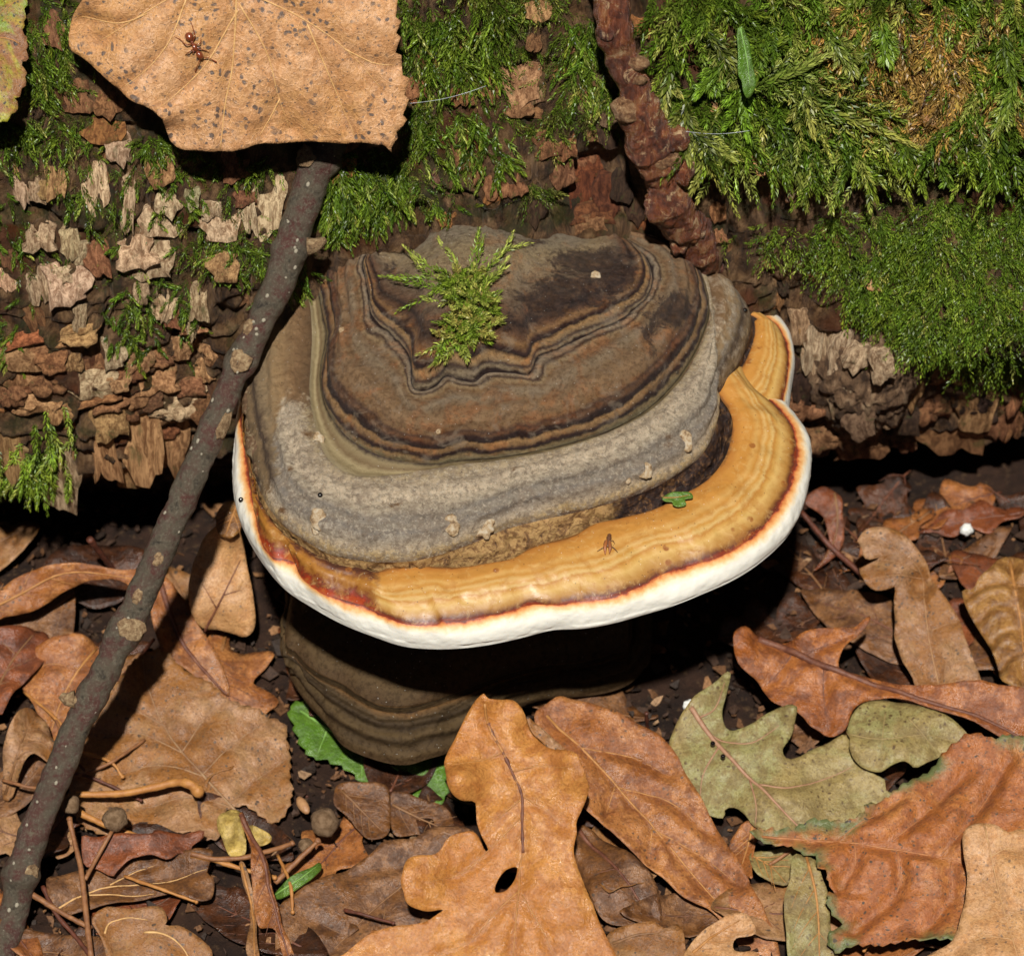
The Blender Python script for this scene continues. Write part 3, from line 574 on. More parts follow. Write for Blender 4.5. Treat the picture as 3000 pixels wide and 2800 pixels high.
m = M('old_crust', .65, .15); t_ = m.attr('t'); nz = m.noise(.2, 5, .6); u = m.math('ADD', t_, m.math('MULTIPLY', m.math('SUBTRACT', nz, .5), .3))
c = m.ramp(u, [(0, (.06, .034, .015)), (.1, (.075, .046, .02)), (.3, (.04, .025, .012)), (.42, (.075, .047, .02)), (.6, (.035, .022, .011)), (.8, (.06, .038, .018)), (.93, (.12, .062, .022)), (1, (.02, .012, .008))])
c = m.mix(m.math('MULTIPLY', m.rng(m.noise(1.2, 8, .78), .46, .6), .7), c, m.mix(1, c, (.4, .36, .3), 'MULTIPLY')); MAT_OLD = m.done(speck(m, c, .6), m.bump(m.noise(1, 7, .7), .3))
low = Thing('lower_bracket_fungus', (-5, 28, Z_G), 'smaller dull olive-brown bracket fungus in the shade beneath the big one', 'fungus')
G, t = loft(F0, F1, 44, .8, .8, 1.4, .4, 4, 51, 3.5, .32); lofted(low, 'cap_margin', G, t, MAT_OLD)
F1b = F1.copy(); F1b[:, 2] += 1.4; G, t = loft(F1, F1b, 6, 1, 1, 0, .05, 2, 52); lofted(low, 'growth_ledge', G, t, MAT_OLD)
G, t = loft(F1b, F2, 54, .6, .6, .6, .4, 4, 53, 4, .4); lofted(low, 'cap_top', G, t, MAT_OLD)
U = np.stack([np.c_[F0[:, :2] + (np.array([-5, 34.]) - F0[:, :2]) * q, F0[:, 2] - 3 * math.sin(min(1, q * 4) * math.pi / 2) - 7 * q] for q in k])
lofted(low, 'underside', U[::-1], np.repeat(k[:, None], 300, 1), MAT_OLD)
# ------------------------------------------------------------------ moss
m = M('moss', .4, .4); c = m.attr('col', True); c = m.mix(m.math('MULTIPLY', m.rng(m.noise(3, 3), .4, .7), .35), c, m.mix(1, c, (.45, .5, .4), 'MULTIPLY'))
MAT_MOSS = m.done(c, None, None, .28)
def unit(v): return v / (np.linalg.norm(v, axis=-1, keepdims=True) + 1e-9)
def shoots(B, D, N, L, nleaf, ll, lw, col, tip, droop=.15, spread=1.0, seed=0):
    """feathery shoots: B bases, D directions, N surface normals, L lengths (mm). Returns V, quads, colours"""
    r = np.random.default_rng(seed); n = len(B); L = np.broadcast_to(L, (n,)).astype(float); B, D, N = map(np.asarray, (B, D, N)); D = unit(D)
    t = np.linspace(.06, 1, nleaf)[None, :] + r.uniform(-.4, .4, (n, nleaf)) / nleaf; t = np.clip(t, .02, 1)
    side = unit(np.cross(D, N) + 1e-6); bend = r.normal(0, .18, (n, 1))
    down = np.array([0, 0, -1.]); dr = (droop * r.uniform(.3, 1.7, (n, 1)))
    P = B[:, None] + (D[:, None] * t[..., None] + side[:, None] * (bend * t * t)[..., None] + down * (dr * t * t)[..., None]) * L[:, None, None]
    S = unit(D[:, None] + side[:, None] * (2 * bend * t)[..., None] + down * (2 * dr * t)[..., None])
    a = np.arange(nleaf) * 2.3999 + r.uniform(0, 6.28, (n, 1)) + r.normal(0, .3, (n, nleaf))
    E1 = unit(np.cross(S, N[:, None] + 1e-3)); E2 = np.cross(S, E1)
    # flattened fronds: leaves keep closer to the plane of the shoot
    R = unit(E1 * np.cos(a)[..., None] * 1.25 + E2 * np.sin(a)[..., None] * .8)
    al = spread * np.radians(62 - 36 * t ** 2 + r.normal(0, 9, (n, nleaf)))
    dl = unit(S * np.cos(al)[..., None] + R * np.sin(al)[..., None])
    sc = (np.broadcast_to(ll, (n,))[:, None] * (.55 + .75 * np.sin(np.clip(t * 2.6 + .25, 0, 3)) ) * r.uniform(.75, 1.25, (n, nleaf)))
    wv = unit(np.cross(dl, R + S * .3)); q = sc[..., None]; w = q * lw
    curl = R * -.12 * q + S * .1 * q
    b0 = P; mid = P + dl * q * .42; tp_ = P + dl * q + curl
    V = np.stack([b0, mid + wv * w + R * .1 * q, tp_, mid - wv * w + R * .1 * q], 2).reshape(-1, 3)
    F = np.arange(len(V)).reshape(-1, 4)
    k = np.clip(t ** 1.5 + r.normal(0, .12, t.shape), 0, 1)[..., None]; C = col[:, None] * (1 - k) + tip[:, None] * k  # dark shoot bases: shade of the gaps painted into the moss colour
    C = C * r.uniform(.55, 1.45, (n, nleaf, 1)); C = np.repeat(C[:, :, None], 4, 2); C[:, :, 2] *= 1.2
    return V, F, np.clip(C.reshape(-1, 3), .003, .8)
def join(parts):
    V, F, C, o = [], [], [], 0
    for v, f, c in parts: V.append(v); F.append(f + o); C.append(c); o += len(v)
    return np.vstack(V), np.vstack(F), np.vstack(C)
def mcol(n, r, kinds, p):
    K = np.array(kinds); c = K[r.choice(len(K), n, p=p)]; return c * r.uniform(.75, 1.3, (n, 1)) * (1 + r.normal(0, .06, (n, 3)))
DEEP, GREEN, LIME, YEL, OLD = (.036, .06, .005), (.09, .15, .012), (.2, .28, .026), (.36, .38, .08), (.17, .105, .03)
def patch(poly, n, seed, thr=None, wl=120, margin=0):
    """random pixels inside a polygon, thinned by patchy noise -> surface points, normals, tangents"""
    r = np.random.default_rng(seed); poly = np.array(poly, float); lo, hi = poly.min(0), poly.max(0)
    px, py = r.uniform(lo[0], hi[0], n * 3), r.uniform(lo[1], hi[1], n * 3); ok = inside(poly, px, py)
    if thr is not None: ok &= fbm(np.stack([px / wl, py / wl, 0 * px], -1), 3, seed) > thr + r.normal(0, .12, n * 3)
    px, py = px[ok][:n], py[ok][:n]; P, x, th = on_log(px, py, -.2); N = cyl_nrm(th)
    return P, N, px, py, r
def tang(N): return unit(np.array([0, 0, -1.]) - (N @ np.array([0, 0, -1.]))[:, None] * N)
def fan(P, N, r, down=.7, side=.8, out=.5):
    Tn = tang(N); Sd = np.cross(N, Tn); n = len(P)
    return unit(Tn * (down + r.normal(0, .35, (n, 1))) + Sd * r.normal(0, side, (n, 1)) + N * (out * r.uniform(.3, 1.6, (n, 1))))
def pinnate(P, D, N, L, r, col, tip, ll, seed, nb=7, main=34):
    L = np.asarray(L, float)
    """fronds with side branches"""
    parts = [shoots(P, D, N, L, main, ll, .17, col, tip, .12, .8, seed)]; S = unit(np.cross(D, N))
    for b in range(nb):
        f = .15 + .7 * b / nb; sg = (-1) ** b; bl = L * (.42 * (1 - .6 * f)) * r.uniform(.6, 1.2, len(P)); pb = P + D * (L * f)[:, None] + np.array([0, 0, -1]) * (.12 * f * f * L)[:, None]
        db = unit(D * .75 + S * sg * .75 + N * r.normal(.12, .15, (len(P), 1))); parts.append(shoots(pb, db, N, bl, 30, ll * .66, .16, col, tip, .1, 1.0, seed + 1 + b))
    return parts
def stuff(name, parts, label):
    V, F, C = join(parts); o = add(name, mesh_data(name, V, F, cols=C, smooth=False), MAT_MOSS); return tag(o, label, 'moss', kind='stuff')

# thick feather moss over the upper log beside the gnarled branch
A1 = [(1890, -60), (3200, -200), (3500, 460), (3000, 455), (2800, 440), (2700, 400), (2520, 420), (2420, 470), (2300, 455), (2150, 430), (2060, 440), (1990, 380), (1920, 290), (1960, 180)]
def dead_w(px, py): return np.exp(-((px - 2690) / 170) ** 2 - ((py - 170) / 170) ** 2) * 1.15
P, N, px, py, r = patch(A1, 1000, 61); dw = dead_w(px, py); keep = r.uniform(0, 1, len(px)) > dw * .98 + .1
P, N, px, py = P[keep], N[keep], px[keep], py[keep]; D = fan(P, N, r, .8, .75, .55); n = len(P)
L = r.uniform(4.5, 8.5, n); col = mcol(n, r, (DEEP, GREEN, GREEN, YEL), (.3, .4, .22, .08)); tip = mcol(n, r, (GREEN, LIME, YEL), (.4, .45, .15))
parts = [shoots(P + N * r.uniform(0, 2.2, (n, 1)), D, N, L, 92, .8, .14, col, tip, .25, 1.05, 62)]
# long fronds lying over the edge of the shelf
fr_px = [((2230, 230), (2660, 345)), ((2260, 250), (2640, 225)), ((2200, 300), (2520, 480)), ((2330, 330), (2590, 520)), ((2080, 300), (2060, 500)), ((2280, 330), (2370, 530)), ((2450, 330), (2560, 500)), ((2100, 190), (2300, 60)), ((2160, 240), (2420, 130)),
         ((2050, 60), (2180, 200)), ((1960, 150), (1910, 300)), ((2000, 250), (1980, 420)), ((2600, 370), (2720, 470)), ((2700, 370), (2780, 470)), ((2820, 350), (2860, 470)), ((2910, 340), (2950, 480)), ((2640, 380), (2650, 450)), ((2960, 200), (2900, 330)), ((2120, 120), (2040, 240)), ((2350, 150), (2330, 330)), ((2180, 150), (2130, 330)), ((2400, 60), (2500, 160)), ((2570, 30), (2580, 150)), ((2920, 60), (2960, 200)), ((2240, 60), (2180, 190)), ((2010, 340), (2120, 420))]
b0 = np.array([a for a, b in fr_px], float); b1 = np.array([b for a, b in fr_px], float)
Q0 = on_log(b0[:, 0], b0[:, 1], 4.0)[0]; Q1 = on_log(b1[:, 0], b1[:, 1], 5.0)[0]; NN = cyl_nrm(on_log(b0[:, 0], b0[:, 1])[2])
nq = len(Q0); Lq = np.linalg.norm(Q1 - Q0, axis=1); colq = mcol(nq, r, (DEEP, GREEN), (.5, .5)); tipq = mcol(nq, r, (LIME, YEL), (.7, .3))
parts += pinnate(Q0, unit(Q1 - Q0), NN, Lq, r, colq, tipq, 1.15, 63, 9, 150)
stuff('feather_moss', parts, 'thick glossy green feather moss draped over the log beside the gnarled branch')
# withered golden moss in its midst
P, N, px, py, r = patch([(2380, 0), (2950, 0), (2990, 330), (2700, 420), (2450, 330)], 1300, 64, -.5, 90); n = len(P); D = fan(P, N, r, .7, .7, .3)
P = P + N * 1.2; c1 = mcol(n, r, ((.24, .15, .04), (.38, .23, .055), GREEN, (.1, .06, .025)), (.4, .4, .1, .1))
stuff('withered_moss', [shoots(P, D, N, r.uniform(2.5, 5, n), 30, .75, .14, c1, c1 * 1.25, .2, .7, 65)], 'withered golden-brown moss amid the thick green feather moss')

# fine carpet moss: the cushion that overhangs the bark
A2 = [(2080, 660), (2250, 640), (2420, 610), (2700, 575), (3500, 540), (3600, 1250), (3000, 1075), (2900, 1060), (2780, 1020), (2650, 950), (2540, 880), (2430, 790), (2300, 760), (2160, 700)]
P, N, px, py, r = patch(A2, 5200, 66); dens = sstep(2150, 2620, px) * .9 + .12; dens = dens * (.25 + .75 * sstep(-.35, .1, fbm(np.stack([px / 70, py / 50, 0 * px], -1), 3, 5) + .5 * sstep(650, 850, py))); keep = r.uniform(0, 1, len(px)) < dens
P, N, px, py = P[keep], N[keep], px[keep], py[keep]; n = len(P); D = fan(P, N, r, .55, .8, .7)
c1 = mcol(n, r, (DEEP, GREEN, LIME), (.35, .5, .15)); c2 = mcol(n, r, (GREEN, LIME, YEL), (.5, .42, .08))
parts = [shoots(P, D, N, r.uniform(2.4, 5.2, n), 28, .52, .15, c1, c2, .18, .9, 67)]
ex = np.stack([r.uniform(2480, 3300, 420), np.zeros(420)], 1); ex[:, 1] = np.interp(ex[:, 0], [2480, 2560, 2700, 2850, 3000, 3300], [830, 890, 960, 1020, 1050, 1120]) + r.normal(-12, 22, 420)
Pe, _, th = on_log(ex[:, 0], ex[:, 1], -.2); Ne = cyl_nrm(th); n = len(Pe); De = fan(Pe, Ne, r, 1.1, .35, .35)
parts.append(shoots(Pe, De, Ne, r.uniform(3, 6.5, n), 26, .62, .17, mcol(n, r, (DEEP, GREEN), (.4, .6)), mcol(n, r, (LIME, GREEN), (.6, .4)), .35, .9, 68))
stuff('carpet_moss', parts, 'fine bright carpet moss swelling into a cushion that overhangs the bark')

# mid-sized moss between the tan leaf and the gnarled branch
A3 = [(1130, -80), (1790, -80), (1830, 260), (1800, 400), (1690, 420), (1620, 520), (1560, 580), (1250, 580), (1130, 590), (960, 660), (930, 460), (1190, 430)]
parts = []
P, N, px, py, r = patch(A3, 1500, 70, .02, 70); n = len(P); D = fan(P, N, r, .6, .9, .3)
c1 = mcol(n, r, (DEEP, GREEN, OLD, (.08, .09, .02)), (.35, .35, .1, .2)); c2 = mcol(n, r, (GREEN, LIME, YEL, (.14, .14, .035)), (.35, .35, .1, .2))
parts.append(shoots(P, D, N, r.uniform(1.6, 3.8, n), 40, .45, .13, c1, c2, .2, 1.05, 71))
for box, n_, ln in [([(1180, 0), (1480, 0), (1460, 200), (1220, 190)], 120, (5, 9)), ([(930, 450), (1200, 460), (1150, 600), (960, 620)], 130, (4, 7.5)), ([(1640, 60), (1770, 40), (1790, 260), (1680, 280)], 60, (4, 7)), ([(1200, 300), (1450, 280), (1500, 480), (1230, 470)], 70, (3, 6))]:
    P, N, px, py, r = patch(box, n_, 72 + n_); n = len(P); D = fan(P, N, r, .9, .6, .35)
    parts.append(shoots(P + N * .6, D, N, r.uniform(*ln, n) * .72, 66, .62, .14, mcol(n, r, (DEEP, GREEN), (.45, .55)), mcol(n, r, (LIME, GREEN, YEL), (.5, .35, .15)), .25, .8, 73 + n_))
stuff('bark_moss', parts, 'green moss patches on the dark bark between the tan leaf and the gnarled branch')

# sparse moss on the flaking pale bark
parts = []
A4 = [(-500, -200), (260, -100), (330, 300), (620, 440), (960, 430), (900, 760), (760, 900), (500, 930), (200, 900), (-500, 900)]
P, N, px, py, r = patch(A4, 1100, 80, .22, 70); n = len(P); D = fan(P, N, r, .7, .8, .5)
c1 = mcol(n, r, (DEEP, GREEN, (.07, .075, .018), OLD), (.3, .35, .25, .1)); c2 = mcol(n, r, (GREEN, LIME, (.13, .14, .03)), (.45, .3, .25))
parts.append(shoots(P, D, N, r.uniform(1.3, 3.0, n), 30, .38, .13, c1, c2, .2, 1.05, 81))
for cx, cy, sx, sy, n_, ln in [(150, 80, 50, 50, 70, (3, 6)), (120, 210, 50, 50, 70, (3, 6)), (100, 380, 90, 30, 80, (3, 6)), (450, 420, 40, 25, 36, (3, 5)), (700, 480, 90, 14, 30, (3, 5)), (480, 500, 40, 14, 14, (2, 4)), (700, 720, 60, 40, 70, (4, 7)), (330, 640, 90, 90, 24, (2, 4)), (470, 590, 30, 60, 12, (2, 4)), (230, 700, 70, 30, 14, (2, 4)), (560, 600, 40, 80, 26, (2, 4)), (260, 560, 60, 14, 26, (3, 5)), (400, 880, 40, 60, 30, (3, 5)), (540, 930, 25, 60, 20, (3, 5)), (20, 650, 40, 120, 40, (2, 4)), (870, 820, 40, 30, 30, (3, 6)), (970, 660, 50, 14, 34, (3, 5)), (1180, 600, 90, 12, 36, (2.5, 4)), (10, 970, 30, 40, 26, (3, 5)), (380, 970, 40, 50, 40, (2, 5))]:
    px, py = r.normal(cx, sx, n_), r.normal(cy, sy, n_); P, _, th = on_log(px, py, 0); N = cyl_nrm(th); D = fan(P, N, r, .8, .75, .35); n = n_
    parts.append(shoots(P, D, N, r.uniform(*ln, n) * .7, 50, .5, .14, mcol(n, r, (DEEP, GREEN), (.4, .6)), mcol(n, r, (LIME, GREEN, YEL), (.5, .4, .1)), .2, .85, 90 + n_ + cx))
# clump hanging over the low bark edge
px, py = np.r_[r.normal(80, 60, 46), r.normal(150, 40, 16)], np.r_[r.normal(1330, 40, 46), r.normal(1270, 50, 16)]; P, _, th = on_log(px, py, .5); N = cyl_nrm(th); n = len(P)
parts.append(shoots(P, fan(P, N, r, 1, .35, .5), N, r.uniform(3, 6, n), 56, .75, .14, mcol(n, r, (GREEN, LIME), (.6, .4)), mcol(n, r, (LIME, YEL), (.6, .4)), .3, .9, 99))
stuff('sparse_moss', parts, 'sparse moss tufts creeping between the pale bark flakes by the dark twig')

# the little moss tuft growing on the fungus dome
tuft = Thing('moss_tuft', on_fungus(1340, 880), 'feathery yellow-green moss tuft growing on top of the brown dome', 'moss')
r = np.random.default_rng(101)
tips = [((1375, 790), (1412, 680)), ((1400, 780), (1525, 700)), ((1410, 800), (1540, 735)), ((1330, 830), (1115, 818)), ((1320, 810), (1160, 768)), ((1340, 790), (1268, 705)), ((1330, 860), (1170, 870)), ((1330, 900), (1235, 880)), ((1350, 960), (1275, 1075)), ((1340, 980), (1235, 1055)), ((1360, 980), (1285, 1110)), ((1380, 960), (1370, 1050)), ((1390, 930), (1405, 1030)), ((1370, 880), (1480, 800)), ((1400, 830), (1470, 740)), ((1310, 850), (1150, 840)), ((1300, 830), (1190, 800)), ((1350, 800), (1310, 730)), ((1370, 830), (1430, 720)), ((1410, 850), (1500, 790))]
for i in range(150):
    f = r.uniform(0, 1); bx, by = 1335 + 60 * math.sin(f * 3) + r.normal(0, 26), 800 + 190 * f + r.normal(0, 14); a = r.uniform(0, 6.28); l = r.uniform(22, 80)
    tips.append(((bx, by), (bx + l * math.cos(a), by + l * .85 * math.sin(a) + 18)))
for i, (a, b_) in enumerate(tips):
    A, B = on_fungus(*a), on_fungus(*b_); up = np.array([0, -.35, .94]); B = B + up * r.uniform(.8, 3.8); D = B - A; L = np.linalg.norm(D)
    g = i < 20; c1, c2 = np.array([GREEN if g else (DEEP, GREEN, OLD)[i % 3]]), np.array([YEL if i % 3 else LIME])
    V, F, C = shoots(A[None], D[None], up[None], np.array([L]), int(16 + L * 8), .72, .14, c1 * 1.6, c2 * 1.25, .04, .95, 110 + i)
    tuft.part('moss_shoot', V, F, MAT_MOSS, cols=C, smooth=False)
# ------------------------------------------------------------------ twig, gnarled branch
m = M('twig_bark', .5, .4); n1 = m.noise(.35, 6, .7, .4)
c = m.ramp(n1, [(.32, (.022, .016, .011)), (.44, (.085, .068, .045)), (.52, (.075, .048, .033)), (.6, (.07, .02, .016)), (.7, (.12, .1, .066))])
c = m.mix(m.math('MULTIPLY', m.rng(m.noise(2.4, 8, .8), .5, .62), .6), c, (.16, .14, .1)); MAT_TWIG = m.done(c, m.bump(m.noise(1.6, 9, .8), .4))
m = M('leaf_scar', .7, .3); c = m.ramp(m.noise(1.3, 6, .75, .5), [(.32, (.05, .03, .018)), (.46, (.2, .12, .06)), (.6, (.34, .24, .13)), (.72, (.44, .34, .2))]); MAT_LSC = m.done(c, m.bump(m.noise(2.2, 6, .7, .8), .4))
m = M('lenticel', .7, .3); MAT_LENT = m.done(m.mix(m.noise(3), (.2, .17, .12), (.42, .38, .29)), m.bump(m.noise(6), .1))
TW = [(975, 400), (937, 465), (880, 630), (826, 805), (762, 945), (707, 1060), (640, 1210), (569, 1387), (480, 1590), (393, 1790), (310, 1960), (229, 2118), (149, 2319), (73, 2520), (25, 2722), (-60, 2960)]
def tw_z(py): return np.interp(py, [400, 2722, 3000], [35.6, -46.5, -47.5])
TP = catmull(np.array([PZ(a, b_, tw_z(b_)) for a, b_ in TW]), 26)
TPX, TPY = to_px(TP); s_m = W_MM / 3000
rad = np.interp(TPY, [400, 800, 950, 1060, 1200, 1387, 1790, 2118, 2520, 2800], [52, 50, 40, 40, 36, 43, 43, 42, 44, 44]) * s_m
for py_, a_, w_ in [(470, .25, 30), (735, .16, 24), (1060, .22, 34), (1240, .16, 45), (1300, .12, 20), (1850, .3, 40), (2030, .18, 26), (2560, .32, 34)]: rad *= 1 + a_ * np.exp(-((TPY - py_) / w_) ** 2)
twig = Thing('fallen_twig', TP[-1], 'dark grey-brown twig with pale dots leaning against the log', 'twig')
V, F = tube(TP, rad, 28, True, lambda v: .22 * fbm(v / 2.6, 4, 200) + .06 * fbm(v / .6, 2, 201)); tbark = twig.part('bark', V, F, MAT_TWIG)
def on_twig(px, py):
    j = np.argmin(np.hypot(TPX - px, TPY - py)); Tn = unit(TP[min(j + 1, len(TP) - 1)] - TP[j - 1]); c = TP[j]
    Q = PPL(np.array(px, float), np.array(py, float), c, -FWD); v = Q - c; v = v - (v @ Tn) * Tn; l = min(np.linalg.norm(v), rad[j] * .9); v = unit(v) * l
    out = -FWD - (-FWD @ Tn) * Tn; out = unit(out); k = math.sqrt(max(rad[j] ** 2 - l * l, 0)); n_ = unit(v + out * k)
    return Q - (Q - c) + ((Q - c) @ Tn) * Tn + v + out * k, n_, Tn
for px, py, a_, b_ in [(730, 952, 20, 34), (708, 1055, 37, 34), (660, 1247, 28, 46), (466, 1637, 17, 22), (406, 1742, 18, 26), (392, 1838, 50, 38), (900, 455, 40, 30), (100, 2548, 30, 30), (208, 2034, 18, 24)]:
    Q, n_, Tn = on_twig(px, py); sd = np.cross(Tn, n_)
    V, F = blob(Q - n_ * .1, np.array([sd * a_ * s_m * .85, Tn * b_ * s_m, n_ * .24]), 20, 10, lambda v: .22 * fbm(v / .7, 3, int(px))); twig.part('leaf_scar', V, F, MAT_LSC, tbark)
lent = None
for i in range(52):
    j = random.randrange(6, len(TP) - 20); a = random.uniform(-.9, .9); px = TPX[j] + a * rad[j] / s_m; Q, n_, Tn = on_twig(px, TPY[j] + random.uniform(-10, 10))
    if lent is None:
        V, F = blob(np.zeros(3), np.diag([1, 1, 1.]), 8, 5, lambda v: .2 * noise(v * 2, 5)); lent = mesh_data('lenticel', V, F)
    o = add('lenticel', lent, MAT_LENT, tbark); sd = np.cross(Tn, n_); q = random.uniform(.13, .3)
    Mx = np.eye(4); Mx[:3, 0], Mx[:3, 1], Mx[:3, 2], Mx[:3, 3] = sd * q, Tn * q * random.uniform(.8, 1.5), n_ * q * .55, (Q - twig.L) * MM; o.matrix_local = Matrix(Mx.tolist())
# broken side bud
Q, n_, Tn = on_twig(190, 2040)
for px, py, r_ in [(192, 2030, 20), (905, 720, 16), (30, 0, 0)]:
    if r_:
        Q, n_, Tn = on_twig(px, py); sd = np.array([1., 0, .1]) * (1 if px > 500 else -1)
        V, F = tube(np.array([Q, Q + sd * 1.2, Q + sd * 2.3 - Tn * .8]), [1.3, .9, .45], 10, True, lambda v: .2 * fbm(v, 2, 8)); twig.part('bud', V, F, MAT_LSC)

m = M('branch_bark', .3, .6); n1 = m.noise(.3, 7, .7, .7); stv = m.stretch(1.7, .4, .4)
c = m.ramp(n1, [(.3, (.02, .008, .006)), (.42, (.09, .026, .014)), (.52, (.2, .06, .026)), (.6, (.28, .12, .05)), (.7, (.44, .28, .15))])
c = m.mix(m.math('MULTIPLY', m.rng(m.noise(1.2, 8, .8, .8, stv), .5, .6), .7), c, m.mix(1, c, (.35, .25, .2), 'MULTIPLY')); c = m.mix(m.rng(m.noise(.5, 8, .78, .7), .55, .63), c, (.5, .33, .18)); MAT_BRANCH = m.done(c, m.bump(m.noise(1.1, 9, .8, .8, stv), .8), m.rng(n1, .4, .6, .42, .22))
m = M('branch_scar', .45, .45); c = m.ramp(m.noise(.9, 8, .78, .6), [(.36, (.06, .025, .013)), (.47, (.2, .095, .042)), (.57, (.36, .22, .11)), (.68, (.5, .35, .2))]); MAT_BSC = m.done(c, m.bump(m.noise(1.4, 8, .78, .8), .7))
GB = [(1745, -140), (1770, -40), (1795, 60), (1822, 160), (1852, 250), (1872, 330), (1908, 410), (1935, 480), (1958, 560), (1995, 640), (2040, 720), (2080, 800), (2110, 880)]
bp = np.array(GB, float); off = np.interp(bp[:, 1], [-140, 300, 560, 660, 760, 880], [9, 7, 5, 2.4, -2, -8]); BP = np.array([on_log(a, b_, o_)[0] if b_ < 0 else PL(a, b_, o_ + 2) for (a, b_), o_ in zip(GB, off)])
BP = catmull(BP, 24); _, BPY = to_px(BP); br = np.interp(BPY, [-140, 60, 160, 250, 330, 420, 480, 560, 640, 720, 800, 880], [52, 50, 45, 46, 52, 62, 62, 58, 56, 52, 46, 44]) * s_m
for py_, a_, w_ in [(95, .16, 20), (205, .1, 18), (318, .14, 22), (385, .12, 10), (425, .14, 14), (475, .14, 14), (590, .1, 24), (660, .12, 20)]: br *= 1 + a_ * np.exp(-((BPY - py_) / w_) ** 2)
branch = Thing('gnarled_branch', BP[-1], 'gnarled glossy red-brown woody branch running down the log behind the dome', 'branch')
V, F = tube(BP, br, 36, True, lambda v: (.25 + .6 * sstep(48, 34, v[..., 2])) * fbm(v / np.array([3.4, 4.6, 4.6]), 4, 210) + .3 * fbm(v / np.array([.8, 5, 5]), 3, 211) + .12 * fbm(v / 1.2, 3, 212)); bbark = branch.part('bark', V, F, MAT_BRANCH)
def on_branch(px, py, k=.8):
    bx, by = to_px(BP); j = np.argmin(np.hypot(bx - px, by - py)); return PPL(np.array(px, float), np.array(py, float), BP[j] - FWD * br[j] * k, -FWD)
for px, py, a_, b_, mt in [(1838, 318, 46, 42, MAT_BSC), (1870, 185, 30, 22, MAT_BSC), (1935, 468, 62, 30, MAT_BSC), (1915, 430, 56, 26, MAT_BRANCH), (1930, 600, 46, 50, MAT_BRANCH), (1985, 405, 34, 40, MAT_BRANCH), (2005, 500, 32, 44, MAT_BRANCH), (1775, 95, 26, 34, MAT_BRANCH), (2035, 660, 34, 50, MAT_BRANCH), (1990, 700, 30, 46, MAT_BRANCH), (1870, 235, 26, 14, MAT_BSC)]:
    Q = on_branch(px, py, .62); V, F = blob(Q, np.array([[a_ * s_m, 0, 0], list(UPV * b_ * s_m), list(-FWD * 1.7)]), 24, 12, lambda v: .2 * fbm(v / 1.3, 3, int(px)) + .08 * fbm(v / .4, 2, 3)); branch.part('knob', V, F, mt, bbark)
